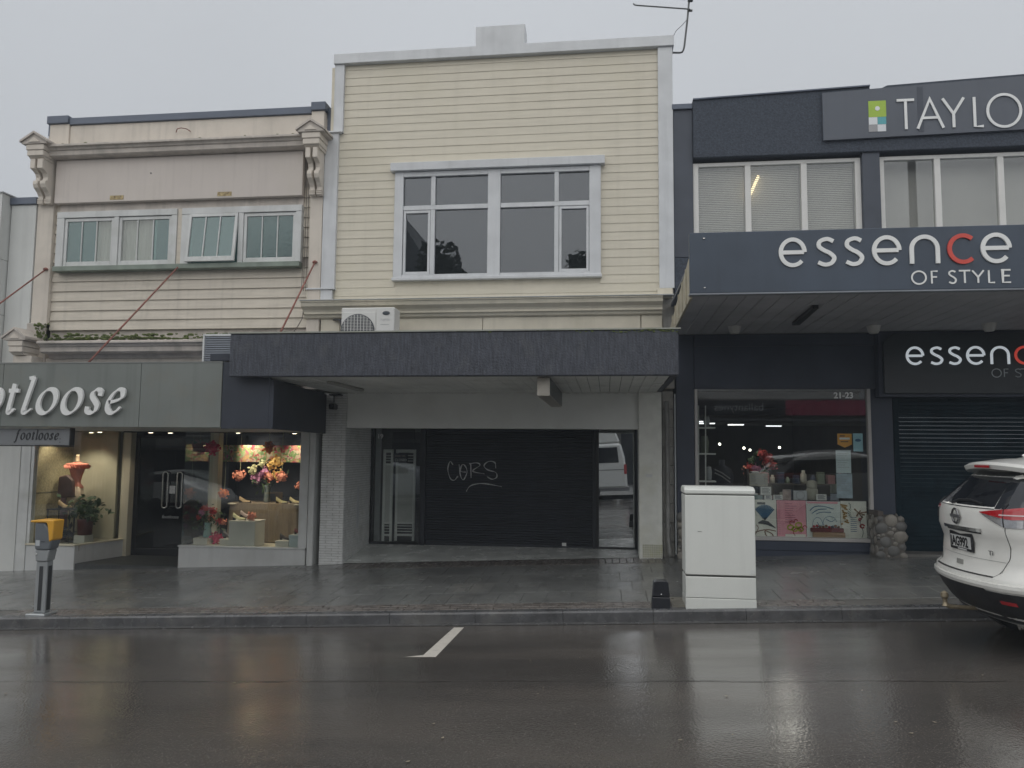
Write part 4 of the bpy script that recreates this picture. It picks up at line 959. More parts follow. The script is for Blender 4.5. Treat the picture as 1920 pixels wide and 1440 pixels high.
while zc < 2.75:
    if s1 is None:
        s1 = MB().prism([(.02, 0), (-.013, .0), (-.013, .055), (-.009, .059), (.02, .06)], 4.402, 8.5).build('slat', teal_black, e2, origin=(0, 0, 0)); place(s1, (0, F + .10, zc), e2)
    else: inst(s1, (0, F + .10 + random.uniform(-.0015, .0015), zc), e2)
    zc += .0615
MB().box(4.402, 8.5, F + .07, F + .12, .22, .298).build('bottom_rail', teal_black, e2)
for x in (4.93, 5.10, 5.30, 5.42): bx('letter_trace', x, x + random.uniform(.03, .12), F + .082, F + .085, .335, .352, M('worn_print', (.35, .37, .37), .6), e2)
bx('step', 4.29, 9, F - .32, F + .3, -.1, zf(4.5, 12) + .03, M('step_concrete', (.16, .155, .145), .5, .25, 4, bump=.3), D, .008)
bx('wall', 8.5, RXE, F + .0, F + .4, -.1, 3.745, dark_wall, D)
# shop room
S2 = thing('shop_interior', (2.7, 15, .5), None, None, kind='structure')
for nm, a in (('back_wall', (1.1, 4.3, 17.4, 17.5, 0, 3)), ('side_wall', (1.2, 1.34, F + .41, 17.5, 0, 3)), ('side_wall', (4.0, 4.1, F + .51, 17.5, 0, 3)), ('ceiling', (1.1, 4.3, F + .41, 17.5, 2.87, 2.895)), ('floor', (1.1, 4.3, F + .2, 17.5, .2, .3)), ('display_shelf', (1.34, 3.98, F + .11, F + .75, .50, .60))):
    bx(nm, *a, M('shop_dim', (.075, .072, .07), .8, .25, 2), S2)
for x, y in ((1.75, 14.0), (2.35, 14.6), (3.15, 15.2), (1.45, 13.2)):
    l = bx('ceiling_lamp', x - .14, x + .14, y, y + .06, 2.40, 2.42, emit('lamp_cool', (.95, .97, 1), .9), S2)
for x, y, z in ((2.05, 14.6, 2.05), (2.45, 14.4, 1.98), (3.2, 15, 2.0), (2.75, 15.5, 1.95)):
    MB().ball((x, y, z), .025, 8, 6).build('spot_lamp', emit('lamp_spot', (1, .93, .80), 2.2), S2)
spot(2.7, 13.6, 2.6, 7, 2.7, 12.6, .8, (1, .94, .85), 120, .22); spot(2.9, 14.0, 2.6, 5, 2.7, 14.8, 1.4, (1, .9, .75), 100, .22); spot(2.2, 14.5, 2.6, 9, 2.3, 15, 1.0, (1, .9, .75), 120, .22)
# ------------------------------------------------------------------ street furniture and fittings
def footz(x, y): return zf(x, y)
# utility cabinet
cab_m = M('cabinet_grey', (.73, .75, .715), .38, .04, 1.4, coat=.15, streak=.10, dirt=(.64, .64, .57), dirt_amt=.25, dirt_scale=1.3)
zc_ = zf(1.24, 9.0)
cb_ = thing('utility_cabinet', (1.24, 9.12, zc_), 'tall pale grey metal street cabinet standing on the footpath edge', 'cabinet')
ox, oy = 1.24, 8.90
def cbx(n, hx, y0, y1, z0, z1, b=.006, par=None, m=cab_m): return bx(n, ox - hx, ox + hx, oy + y0, oy + y1, z0, z1, m, par or cb_, b)
cbx('plinth', .382, .0, .40, zc_ - .10, zc_ + .10, .004)
cbx('base_panel', .380, .002, .398, zc_ + .105, zc_ + .335, .006)
cbx('base_gap', .372, .014, .39, zc_ + .336, zc_ + .352, 0, None, M('gap_dark', (.06, .06, .055), .6))
body_c = cbx('door_panel', .381, .0, .40, zc_ + .355, zc_ + 1.235, .008)
bx('door_label', ox + .325, ox + .368, oy - .003, oy - .0005, zc_ + .375, zc_ + .425, M('label_pale', (.72, .74, .72), .4), body_c)
bx('scratch', ox - .245, ox - .20, oy - .0025, oy - .0005, zc_ + .828, zc_ + .833, M('scratch_dark', (.12, .12, .11), .6), body_c)
cbx('lid_gap', .372, .012, .39, zc_ + 1.236, zc_ + 1.246, 0, None, M('gap_dark', (.06, .06, .055), .6))
MB().prism([(oy - .006, zc_ + 1.247), (oy + .406, zc_ + 1.247), (oy + .406, zc_ + 1.300), (oy + .34, zc_ + 1.330), (oy + .06, zc_ + 1.330), (oy - .006, zc_ + 1.300)], ox - .388, ox + .388).build('lid', cab_m, cb_, bevel=.012)
bx('cabinet_slab', .72, 1.76, 8.985, 9.45, zc_ - .1, zf(1.24, 9.0) + .006, M('pale_slab', (.24, .225, .19), .35, .25, 4, bump=.3, rvar=.1), cb_)
# low black box on the kerb side
bb = thing('marker_box', (.59, 9.0, zf(.59, 9)), 'low black sloping-topped plastic box beside the pale cabinet', 'box')
zb_ = zf(.59, 9.0)
bk = M('black_plastic', (.012, .014, .020), .30, .2, 6, coat=.2)
MB().prism([(.485, zb_ - .02), (.695, zb_ - .02), (.688, zb_ + .12), (.492, zb_ + .12)], 8.92, 9.06, 'y').build('box_base', bk, bb, bevel=.008)
MB().prism([(.492, zb_ + .124), (.688, zb_ + .124), (.672, zb_ + .285), (.64, zb_ + .302), (.54, zb_ + .302), (.508, zb_ + .285)], 8.925, 9.055, 'y').build('box_cover', bk, bb, bevel=.008)
MB().ball((.592, 8.922, zb_ + .155), .007, 8, 5).build('screw', letter_white, bb)
# parking meter
mz = zf(-7.0, 9.0); mx_, my_ = -7.0, 9.0
pm = thing('parking_meter', (mx_, my_, mz), 'grey single parking meter with a yellow hood on a metal post', 'parking meter')
al = M('meter_alloy', (.40, .42, .43), .35, .08, 4, metal=.55)
gr = M('meter_grey', (.13, .145, .16), .4, .1, 4)
blk = M('meter_black', (.03, .033, .036), .5, .2, 20)
yel = M('meter_yellow', (.70, .36, .035), .4, .1, 5)
bx('base_plate', mx_ - .13, mx_ + .13, my_ - .13, my_ + .13, mz - .02, mz + .028, al, pm, .01)
ps_ = bx('post', mx_ - .075, mx_ + .075, my_ - .06, my_ + .06, mz + .028, mz + .66, al, pm, .012)
bx('inlay', mx_ - .020, mx_ + .028, my_ - .064, my_ - .0605, mz + .06, mz + .60, blk, ps_)
bx('inlay', mx_ + .0755, mx_ + .079, my_ - .03, my_ + .03, mz + .06, mz + .60, blk, ps_)
MB().prism([(mx_ - .078, mz + .66), (mx_ + .078, mz + .66), (mx_ + .105, mz + .80), (mx_ - .088, mz + .80)], my_ - .075, my_ + .075, 'y').build('collar', al, pm, bevel=.01)
hd = MB().prism([(mx_ - .09, mz + .802), (mx_ + .108, mz + .802), (mx_ + .135, mz + .90), (mx_ + .10, mz + 1.03), (mx_ + .02, mz + 1.135), (mx_ - .105, mz + 1.135), (mx_ - .10, mz + .95)], my_ - .085, my_ + .085, 'y').build('head', gr, pm, bevel=.014)
MB().prism([(mx_ - .16, mz + 1.137), (mx_ + .06, mz + 1.137), (mx_ + .075, mz + 1.10), (mx_ + .105, mz + .90), (mx_ + .150, mz + .93), (mx_ + .165, mz + 1.17), (mx_ - .05, mz + 1.175), (mx_ - .165, mz + 1.16)], my_ - .095, my_ + .095, 'y').build('hood', yel, pm, bevel=.01)
bx('display', mx_ + .085, mx_ + .095, my_ - .06, my_ + .06, mz + .96, mz + 1.06, M('meter_screen', (.20, .28, .38), .2), hd)
MB().ball((mx_ - .06, my_ - .076, mz + .745), .013, 8, 5).build('lock', steel, pm)
bx('coin_slot', mx_ + .0, mx_ + .05, my_ - .0885, my_ - .0855, mz + .90, mz + .908, blk, hd)
bx('meter_label', mx_ - .075, mx_ - .02, my_ - .0885, my_ - .0855, mz + .85, mz + .92, M('meter_label_pale', (.45, .48, .50), .4, .1, 20), hd)
for bxx in (-.10, .10): MB().lathe([(.016, 0), (.016, .014)], (mx_ + bxx, my_ - .10, mz + .028), 6).build('bolt', steel, pm)
# air conditioner on the canopy roof
ac = thing('air_conditioner', (-3.75, 11.7, 3.35), 'white outdoor air conditioner unit with round fan grille on the canopy', 'air conditioner')
acm = M('ac_white', (.66, .655, .625), .45, .05, 3, streak=.1)
AY = 11.55
bx('casing', -4.16, -3.30, AY, AY + .32, 3.36, 4.115, acm, ac, .014)
bx('front_panel', -4.15, -3.60, AY - .010, AY - .001, 3.42, 4.04, acm, ac, .004)
bx('side_panel', -3.585, -3.305, AY - .010, AY - .001, 3.37, 4.105, acm, ac, .004)
MB().lathe([(.275, 0), (.275, .012), (.25, .016)], (0, 0, 0), 32).build('fan_recess', M('fan_dark', (.06, .065, .075), .6), ac, origin=(0, 0, 0)).rotation_euler = (pi / 2, 0, 0)
fr_ = bpy.data.objects['fan_recess']; fr_.location = Vector((-3.885, AY - .011, 3.735)) - WORLD[ac.name]
gl_ = MB()
for i in range(-4, 5):
    c = i * .052; h = sqrt(max(0, .262 ** 2 - c * c))
    gl_.box(-3.885 + c - .004, -3.885 + c + .004, AY - .036, AY - .030, 3.735 - h, 3.735 + h)
for i in range(-10, 11):
    c = i * .024; h = sqrt(max(0, .262 ** 2 - c * c))
    gl_.box(-3.885 - h, -3.885 + h, AY - .034, AY - .028, 3.735 + c - .0025, 3.735 + c + .0025)
gl_.build('fan_grille', acm, ac)
MB().lathe([(.045, 0), (.05, .006), (.03, .010)], (0, 0, 0), 16, 1.2, .62).build('oval_badge', M('badge_dark', (.05, .06, .07), .4), ac, origin=(0, 0, 0)).rotation_euler = (pi / 2, 0, 0)
bpy.data.objects['oval_badge'].location = Vector((-3.43, AY - .012, 4.02)) - WORLD[ac.name]
text('unit_lettering', 'FUJITSU', .045, (-3.52, AY - .0125, 3.90), M('pale_grey_print', (.40, .40, .40), .5), ac, .0005)
bx('printed_line', -3.52, -3.38, AY - .012, AY - .0105, 3.835, 3.845, M('pale_grey_print', (.40, .40, .40), .5), ac)
bx('rating_plate', -3.42, -3.35, AY - .012, AY - .0105, 3.69, 3.712, black_metal, ac)
for x in (-4.02, -3.42): bx('foot', x, x + .05, AY - .02, AY + .34, 3.19, 3.358, steel, ac)
hose = MB()
for q in range(3): hose.tube([(-4.55 + q * .03, F - .04, 4.05), (-4.40 + q * .03, F - .14, 4.03), (-4.33 + q * .03, F - .2, 3.85), (-4.31 + q * .03, F - .25, 3.3)], .016, 7)
hose.build('hose', M('black_hose', (.05, .05, .055), .6), ac, smooth=True)
# hanging light box sign under the canopy
hs = thing('hanging_sign', (-.79, 10.9, 2.6), 'box sign with plain metal end hung under the canopy by the black shutter', 'sign')
bx('sign_box', -.885, -.722, 9.64, 12.1, 2.585, 2.818, M('sign_metal', (.40, .375, .33), .4, .12, 5, metal=.4, dirt=(.22, .19, .15), dirt_amt=.5), hs, .006)
bx('sign_face', -.7205, -.712, 9.67, 12.08, 2.60, 2.81, M('sign_face_dark', (.015, .026, .030), .3), hs, .003)
h2 = thing('hanging_sign', (-7.9, 9.9, 2.0), 'flat grey board with dark italic lettering hung below the grey green shop canopy', 'sign')
bx('sign_board', -9.3, -7.295, 9.70, 9.78, 1.915, 2.135, M('sign_grey', (.175, .185, .195), .5, .12, 2, streak=.2), h2, .004)
bx('sign_frame', -9.3, -7.28, 9.695, 9.785, 1.895, 1.912, black_metal, h2, .002); bx('sign_frame', -7.292, -7.277, 9.695, 9.785, 1.914, 2.15, black_metal, h2, .002)
x = -8.10
for ch, adv in (('f', .075), ('o', .083), ('o', .083), ('t', .055), ('l', .050), ('o', .083), ('o', .083), ('s', .07), ('e', .075)):
    letter(ch, ITAL, .088, x, 1.988, 9.694, .004, .022, black_metal, h2, 'sign_letter', width=.80 if ch in 'oe' else .66, nib=radians(38), slant=.17); x += adv
for z in (1.955, 2.00): MB().ball((-7.43, 9.697, z), .006, 6, 4).build('screw', black_metal, h2)
# camera on the white brick pillar
sc_ = thing('security_camera', (-4.47, 12.2, 2.62), 'small dark security camera at the top of the white brick pillar', 'camera')
bx('bracket', -4.55, -4.36, F - .16, F - .003, 2.775, 2.800, black_metal, sc_, .003)
bx('arm', -4.50, -4.47, F - .10, F - .07, 2.66, 2.774, M('camera_grey', (.16, .16, .165), .5), sc_, .003)
bx('housing', -4.535, -4.435, F - .20, F - .02, 2.545, 2.635, black_metal, sc_, .014)
# television antenna on a cranked pole at the roof corner
an = thing('tv_antenna', (1.30, 12.6, 8.5), 'cranked pole with thin television antenna at the cream roof corner', 'antenna')
anm = M('antenna_metal', (.10, .105, .105), .45, .2, 8, metal=.3)
MB().tube([(1.05, 12.55, 8.545), (1.21, 12.55, 8.535), (1.245, 12.55, 8.545), (1.265, 12.55, 8.58), (1.28, 12.55, 8.64), (1.335, 12.55, 9.1), (1.385, 12.55, 9.62)], .016, 8).build('pole', anm, an, smooth=True)
MB().tube([(1.38, 12.52, 9.265), (1.30, 12.5, 9.268), (.50, 12.2, 9.20), (.455, 12.2, 9.21), (.43, 12.2, 9.235)], .012, 6).build('element', anm, an)
MB().tube([(1.36, 12.55, 9.26), (1.42, 12.55, 9.26)], .02, 6).build('clamp', anm, an)
for a, b, c in (((1.36, 12.55, 9.55), (1.30, 12.5, 9.43), (1.19, 12.45, 9.415)), ((1.42, 12.55, 9.55), (1.45, 12.5, 9.455), (1.53, 12.45, 9.46)), ((1.34, 12.55, 9.60), (1.25, 12.5, 9.60), (1.15, 12.4, 9.60))):
    MB().tube([a, b, c], .009, 6).build('element', anm, an)
bx('head_box', 1.345, 1.43, 12.52, 12.58, 9.42, 9.64, M('antenna_box', (.05, .065, .07), .5), an, .008)
MB().tube([(1.09, 12.54, 8.80), (1.15, 12.54, 8.92), (1.24, 12.54, 9.0), (1.32, 12.54, 9.09)], .005, 5).build('cable', anm, an)

# ------------------------------------------------------------------ parked car
car_white = M('car_white', (.84, .835, .79), .30, .03, 1, coat=.8)
car_black = M('car_cladding', (.016, .017, .020), .55, .15, 10, bump=.1, bs=120)
car_glass = M('car_glass', (.012, .014, .018), .05, 0, 1, coat=.5)
chrome = M('chrome', (.55, .55, .55), .12, 0, 1, metal=1.)
red_lamp = M('red_lamp', (.42, .012, .018), .12, .1, 20, coat=.8)
clear_lamp = M('clear_lamp', (.42, .42, .43), .10, .2, 30, coat=.8, metal=.5)
LV = [(.30, .22, .78, 4.36), (.36, .15, .85, 4.50), (.46, .08, .892, 4.60), (.55, .035, .905, 4.63), (.63, .0, .912, 4.63), (.70, .01, .912, 4.60), (.74, .07, .908, 4.52), (.95, .098, .905, 4.36), (1.08, .062, .895, 4.0), (1.19, .070, .878, 3.72), (1.27, .095, .860, 3.45), (1.40, .235, .795, 3.0), (1.52, .375, .735, 2.62), (1.60, .52, .695, 2.35), (1.665, .78, .625, 2.05), (1.70, 1.15, .50, 1.75)]
def lv(z):
    z = max(LV[0][0], min(LV[-1][0], z))
    for a, b in zip(LV, LV[1:]):
        if z <= b[0]:
            t = (z - a[0]) / (b[0] - a[0]); return [a[i] + (b[i] - a[i]) * t for i in (1, 2, 3)]
def half(z):
    xr, w, xf = lv(z); c = .36; kk = .28; pts = []
    for i in range(15):
        a = w * sin(pi / 2 * i / 14); e = a - (w - c)
        pts.append((xr + kk * a * a + (c * (1 - sqrt(max(0, 1 - (e / c) ** 2))) if e > 0 else 0), -a))
    x0 = pts[-1][0]; x1 = xf - .22 * w * w - .20
    for i in range(1, 9): pts.append((x0 + (x1 - x0) * i / 9, -w))
    for i in range(10):
        a = w * cos(pi / 2 * i / 9); e = a - (w - .2)
        pts.append((xf - .22 * a * a - (.2 * (1 - sqrt(max(0, 1 - (e / .2) ** 2))) if e > 0 else 0), -a))
    return pts
def spt(s, z, off=0.):
    sg = 1 if s >= 0 else -1; s = abs(s); p = half(z); acc = 0
    for a, b in zip(p, p[1:]):
        d = sqrt((b[0] - a[0]) ** 2 + (b[1] - a[1]) ** 2)
        if acc + d >= s or b is p[-1]:
            t = (s - acc) / max(d, 1e-9); tx, ty = (b[0] - a[0]) / max(d, 1e-9), (b[1] - a[1]) / max(d, 1e-9)
            return (a[0] + (b[0] - a[0]) * t + ty * off, (a[1] + (b[1] - a[1]) * t - tx * off) * sg, z)
        acc += d
def patch(name, mat, fn, par, nu=12, nv=5, off=.006, th=.02, smooth=True):
    top = [[spt(*fn(u / nu, v / nv), off) for u in range(nu + 1)] for v in range(nv + 1)]
    bot = [[spt(*fn(u / nu, v / nv), off - th) for u in range(nu + 1)] for v in range(nv + 1)]
    m = MB(); m.grid(top)
    edge_t = top[0] + [r[-1] for r in top[1:]] + top[-1][::-1][1:] + [r[0] for r in top[::-1][1:]]
    edge_b = bot[0] + [r[-1] for r in bot[1:]] + bot[-1][::-1][1:] + [r[0] for r in bot[::-1][1:]]
    m.grid([edge_t, edge_b])
    return m.build(name, mat, par, smooth=False)
def wheel(par, x, y, r=.35):
    m = MB().lathe([(.21, -.10), (r - .03, -.10), (r, -.07), (r, .07), (r - .03, .10), (.21, .10)], (0, 0, 0), 28); m.v = [(x + a, y + c, r + b) for a, b, c in m.v]
    wv = m.build('wheel', rubber, par, smooth=False)
    h = MB(); sgn = -1 if y < 0 else 1
    for k in range(5):
        a0 = 2 * pi * k / 5
        q = [(.04, -.22), (.20, -.16), (.20, .16), (.04, .22)]
        h.add([(x + rr * cos(a0 + t), y + sgn * .09, r + rr * sin(a0 + t)) for rr, t in q] + [(x + rr * cos(a0 + t), y + sgn * .06, r + rr * sin(a0 + t)) for rr, t in q], [(0, 1, 2, 3), (4, 5, 6, 7), (0, 1, 5, 4), (1, 2, 6, 5), (2, 3, 7, 6), (3, 0, 4, 7)])
    h.build('rim', steel, wv)
def make_car(label, name, paint, detail=True, group=None):
    c = thing(name, (0, 0, 0), label, 'car', group)
    zz_ = [l[0] for l in LV]; zz_ = sorted(set(zz_ + [.50, .60, .66, .82, .88, 1.02, 1.14, 1.23, 1.33, 1.46, 1.56, 1.63, 1.685]))
    rows = []
    for z in zz_:
        h = half(z); rows.append([(x, y, z) for x, y in h] + [(x, -y, z) for x, y in h[::-1][1:-1]])
    m = MB(); m.grid(rows, close=True)
    top = [(x, y * .5, 1.715) for x, y, z in rows[-1]]; n = len(top); cx = sum(p[0] for p in top) / n
    m.grid([rows[-1], [(cx + (x - cx) * .6, y, z) for x, y, z in top]], close=True)
    m.add([(cx + (x - cx) * .6, y, z) for x, y, z in top], [tuple(range(n))]); m.add(rows[0], [tuple(range(n))[::-1]])
    body = m.build('body', paint, c, smooth=True)
    patch('rear_window', car_glass, lambda u, v: ((u * 2 - 1) * (.475 - .15 * v) if u > .5 else (u * 2 - 1) * (.62 - .15 * v), 1.262 + .30 * v), c, 20, 6, .004)
    for s in (1, -1):
        patch('side_window', car_glass, lambda u, v: (s * (.482 - .15 * v + u * (2.55 - .30 * v)), 1.268 + .285 * v), c, 24, 5, .006)
        patch('cladding', car_black, lambda u, v: (s * (1.02 + u * 3.1), .30 + .20 * v), c, 12, 2, .008)
    patch('rear_cladding', car_black, lambda u, v: ((u * 2 - 1) * 1.10, .315 + (.300 - (.035 if abs(u * 2 - 1) > .36 else 0)) * v), c, 41, 3, .010)
    for x in (.98, 3.66):
        for y in (-.83, .83):
            wheel(c, x, y)
            m = MB().lathe([(.40, -.075), (.40, .075)], (0, 0, 0), 24); m.v = [(x + a, y * 1.0 + cc, .36 + b) for a, b, cc in m.v]
            m.build('wheel_arch', car_black, c)
    for s in (1, -1):
        u0 = .0 if s > 0 else .16
        def red(u, v, s=s):
            ss = (.325 if s > 0 else .50) + u * .85; lo = 1.228 - .100 * min(1, u * 2.6); hi = 1.236 + .070 * min(1, u * 1.6)
            return (s * ss, lo + (hi - lo) * (v * .62 + .38))
        def clr(u, v, s=s):
            ss = (.355 if s > 0 else .52) + u * .78; lo = 1.218 - .098 * min(1, u * 3.2); hi = 1.222 - .035 * min(1, u * 3.2)
            return (s * ss, lo + (hi - lo) * v)
        rl = patch('tail_light', red_lamp, red, c, 18, 4, .012)
        patch('reversing_light', clear_lamp, clr, rl, 18, 3, .009)
        patch('light_bar', M('lamp_white', (.70, .60, .60), .2), lambda u, v, s=s: (s * (.55 + u * .55), 1.218 + .009 * v), rl, 8, 1, .016)
        patch('light_divider', car_black, lambda u, v, s=s: (s * (.565 + .006 * u + .03 * (1 - v)), 1.122 + .19 * v), rl, 2, 4, .015)
    # spoiler over the rear window
    rows = []
    for i in range(17):
        y = -.66 + 1.32 * i / 16; d = .34 * y * y + .18 * max(0, abs(y) - .5)
        xt = .315 + d; dz = -.05 * (y / .66) ** 2
        rows.append([(.95, y * .92, 1.665 + dz * .6), (.60, y * .97, 1.672 + dz), (xt + .04, y, 1.652 + dz), (xt, y, 1.632 + dz), (xt + .015, y, 1.590 + dz), (xt + .10, y * .98, 1.572 + dz), (.56, y * .95, 1.560 + dz)])
    sp_ = MB().grid(rows); n = 7
    sp_.add(rows[0], [tuple(range(7))]); sp_.add(rows[-1], [tuple(range(7))])
    spo = sp_.build('spoiler', paint, c, smooth=False, bevel=.003)
    if not detail: return c
    MB().prism([(.262, 1.598), (.262, 1.625), (.30, 1.625), (.30, 1.598)], -.13, .13, 'x').build('tmp', red_lamp, c)
    t = bpy.data.objects['tmp']; bpy.data.objects.remove(t)
    rows = [[(.311 + .34 * y * y, y, z) for y in (-.13, -.07, 0, .07, .13)] for z in (1.600, 1.622)]
    rows.append([(x + .03, y, z) for x, y, z in rows[1]]); rows.insert(0, [(x + .03, y, z) for x, y, z in rows[0]])
    MB().grid(rows).build('brake_light', red_lamp, spo)
    # tailgate shut lines, plate recess, trim
    gap = M('tailgate_line', (.03, .03, .03), .7)
    for s in (1, -1):
        patch('tailgate_line', gap, lambda u, v: (s * (.60 - .09 * max(0, .86 - (.70 + .42 * v)) / .14 + .006 * u), .70 + .42 * v), body, 1, 14, .0022, .004)
    patch('tailgate_line', gap, lambda u, v: ((u * 2 - 1) * .50, .70 + .009 * v), body, 20, 1, .0022, .004)
    patch('tailgate_line', M('crease_shade', (.45, .45, .43), .4), lambda u, v: ((u * 2 - 1) * .57, .825 + .006 * v), body, 20, 1, .0015, .003)  # grey strip paints the shade of the tailgate crease, not a panel gap
    patch('tailgate_trim', chrome, lambda u, v: ((u * 2 - 1) * .30 + .05, 1.060 + .030 * v), c, 14, 1, .022, .03)
    patch('trim_shadow_gap', car_black, lambda u, v: ((u * 2 - 1) * .28 + .05, 1.044 + .014 * v), c, 14, 1, .006, .01)
    patch('bumper_step', paint, lambda u, v: ((u * 2 - 1) * .98, .60 + .055 * v), c, 24, 2, .020, .03)
    pl = bx('number_plate', .080, .096, -.205, .205, .868, 1.030, car_black, c, .004)
    bx('plate_face', .0765, .0795, -.182, .182, .893, .998, M('plate_white', (.60, .61, .60), .4, .04, 6), pl)
    to = text('plate_lettering', 'JAG992', .118, (.0735, .174, .905), M('plate_black', (.012, .012, .014), .5), pl, .0006, offset=.0035)
    to.rotation_euler = Matrix(((0, 0, -1), (-1, 0, 0), (0, 1, 0))).to_euler(); to.scale = (.84, 1, 1)
    bx('plate_print', .0765, .0795, -.10, .06, .874, .886, M('plate_white', (.60, .61, .60), .4, .04, 6), pl)
    # badge: ring with a bar
    rg = MB(); n = 24
    rg.tube([(.052, .058 * cos(2 * pi * k / n), 1.175 + .064 * sin(2 * pi * k / n)) for k in range(n + 1)], .010, 6, False)
    bd = rg.build('badge', M('badge_chrome', (.22, .22, .22), .2, 0, 1, metal=1.), c, smooth=True)
    bx('badge_bar', .040, .056, -.082, .082, 1.162, 1.190, M('badge_bar', (.10, .10, .105), .3), bd, .004)
    text('badge_lettering', 'Ti', .055, (.30, -.66, .815), M('badge_bar', (.10, .10, .105), .3), c, .003).rotation_euler = Matrix(((0, 0, -1), (-1, 0, 0), (0, 1, 0))).to_euler()
    bpy.data.objects['badge_lettering'].location = Vector(spt(.40, .875, .022)); bpy.data.objects['badge_lettering'].rotation_euler = Matrix(((.46, 0, -.89), (-.89, 0, -.46), (0, 1, 0))).to_euler()
    patch('tailgate_handle', M('handle_recess', (.30, .30, .28), .5), lambda u, v: (-.09 + .12 * u, .745 + .042 * v), c, 4, 1, .004, .006)
    patch('reflector', red_lamp, lambda u, v: (.52 + u * .14, .485 + .030 * v), c, 5, 1, .018, .02)
    patch('skid_plate', M('skid_grey', (.12, .125, .13), .4, .1, 5, metal=.4), lambda u, v: ((u * 2 - 1) * .55, .315 + .010 * v), c, 12, 1, .02, .02)
    wp = MB(); wp.tube([spt(-.14, 1.285, .02), spt(-.06, 1.315, .022), spt(.12, 1.325, .022), spt(.32, 1.30, .018)], .011, 6)
    wp.build('wiper', car_black, c)
    tb = MB(); tb.tube([(.35, 0, .34), (.05, 0, .36), (-.06, 0, .37), (-.10, 0, .39)], .020, 8); tb.lathe([(.03, .38), (.018, .41), (.020, .44), (.034, .462), (.030, .495), (.006, .51)], (-.10, 0, 0), 12)
    tb.build('tow_bar', M('tow_brass', (.30, .25, .17), .4, .3, 20, metal=.5), c)
    MB().tube([(.45, -.45, .29), (.28, -.45, .285)], .028, 8).build('exhaust', steel, c)
    rr = MB()
    for s in (1, -1):
        rr.tube([(1.0, s * .60, 1.675), (1.1, s * .605, 1.715), (2.1, s * .60, 1.725), (2.35, s * .58, 1.70)], .014, 6)
    rr.build('roof_rail', chrome, c)
    return c
car = make_car('white sport utility car parked at the kerb, seen from behind', 'parked_car', car_white)
CXC, CYC = 3.13, 7.50
car.location = (CXC, CYC, zr(CXC, CYC)); car.rotation_euler = (0, -atan(G), radians(2))
# ------------------------------------------------------------------ the other side of the street (seen in the window reflections)
silver = M('car_silver', (.42, .45, .48), .3, .03, 1, coat=.8)
for i, (x, y, p, lab) in enumerate(((-9.7, -1.0, silver, 'silver car parked across the street'), (-17.6, -1.0, car_white, 'white car parked across the street, further down'))):
    oc = make_car(lab, 'parked_car', p, False, 'cars across the street'); oc.location = (x, y, zr(x, y)); oc.rotation_euler = (0, -atan(G), 0)
# white high-roofed van
vn = thing('camper_van', (0, 0, 0), 'white high-roofed van parked across the street', 'van')
vw = M('van_white', (.82, .82, .78), .35, .03, 1, coat=.4)
MB().prism([(-4.15, .42), (-4.1, 1.05), (-3.5, 1.35), (-2.9, 2.05), (.62, 2.10), (.74, 1.6), (.80, .9), (.80, .42)], -.86, .86, 'y').build('body', vw, vn, bevel=.08)
MB().prism([(-2.6, 2.08), (-1.9, 2.78), (.35, 2.84), (.60, 2.12)], -.78, .78, 'y').build('pop_top', vw, vn, bevel=.06)
for s in (-1, 1):
    for a, b in ((-2.75, -1.65), (-1.55, -.50), (-.40, .52)):
        MB().prism([(a, 1.38), (b, 1.38), (b - .04, 1.95), (a + .10, 1.95)], s * .862, s * .875, 'y').build('side_window', car_glass, vn)
    bx('trim_line', -3.9, .78, s * .863, s * .868, 1.10, 1.125, M('van_line', (.2, .2, .2), .5), vn)
    bx('tail_lamp', .70, .80, s * .80, s * .872, .95, 1.30, red_lamp, vn)
    for x in (-3.1, -.55): wheel(vn, x, s * .72, .33)
bx('bumper', -4.2, .86, -.80, .80, .32, .45, M('van_grey', (.25, .25, .25), .6), vn)
vn.location = (-.05, -2.55, zr(0, -2.2)); vn.rotation_euler = (0, -atan(G), 0)
sheet('far_footpath', -60, 60, -16, -3.9, lambda x, y: G * x + .16, M('far_paving', (.20, .20, .19), .5, .2, 1), 4, 1)
ob_dark = M('far_wall_dark', (.24, .24, .25), .7, .2, 1); ob_tan = M('far_wall_tan', (.46, .44, .39), .7, .2, 1); ob_grey = M('far_wall_grey', (.30, .31, .32), .7, .2, 1)
fg = M('far_shopfront', (.02, .022, .026), .15, .2, 1)
BY = -14.0
def far_building(x0, x1, h, mat, lab, gable=0.):
    b = thing('shop_building', ((x0 + x1) / 2, BY, 0), lab, 'building', 'shops across the street')
    zb = G * x0 - .5
    if gable: MB().prism([(x0, zb), (x1, zb), (x1, h), (x1 - 3.2, h + gable), (x0, h)], BY - 12, BY, 'y').build('wall', mat, b)
    else: bx('wall', x0, x1, BY - 12, BY, zb, h, mat, b)
    bx('shopfront', x0 + .2, x1 - .2, BY + .01, BY + .05, zb, 3.2 + G * x0, fg, b)
    n = max(1, int((x1 - x0) / 2.6))
    if h > 6.5:
        for i in range(n):
            a = x0 + (x1 - x0) * (i + .2) / n; bx('window', a, a + (x1 - x0) * .6 / n, BY + .01, BY + .05, 4.9 + G * x0, 6.5 + G * x0, fg, b)
    bx('canopy', x0 + .02, x1 - .02, BY + .05, BY + 2.4, 3.35 + G * x0, 3.45 + G * x0, ob_dark, b)
    return b
far_building(-20, -8.6, 10.5, ob_grey, 'grey gabled building across the street', 5.0)
far_building(-32, -20.1, 6.2, ob_tan, 'tan shop far along across the street')
far_building(-8.5, .4, 4.4, ob_tan, 'low pale shop across the street')
far_building(.5, 16, 5.6, ob_tan, 'pale shop with a named canopy across the street')
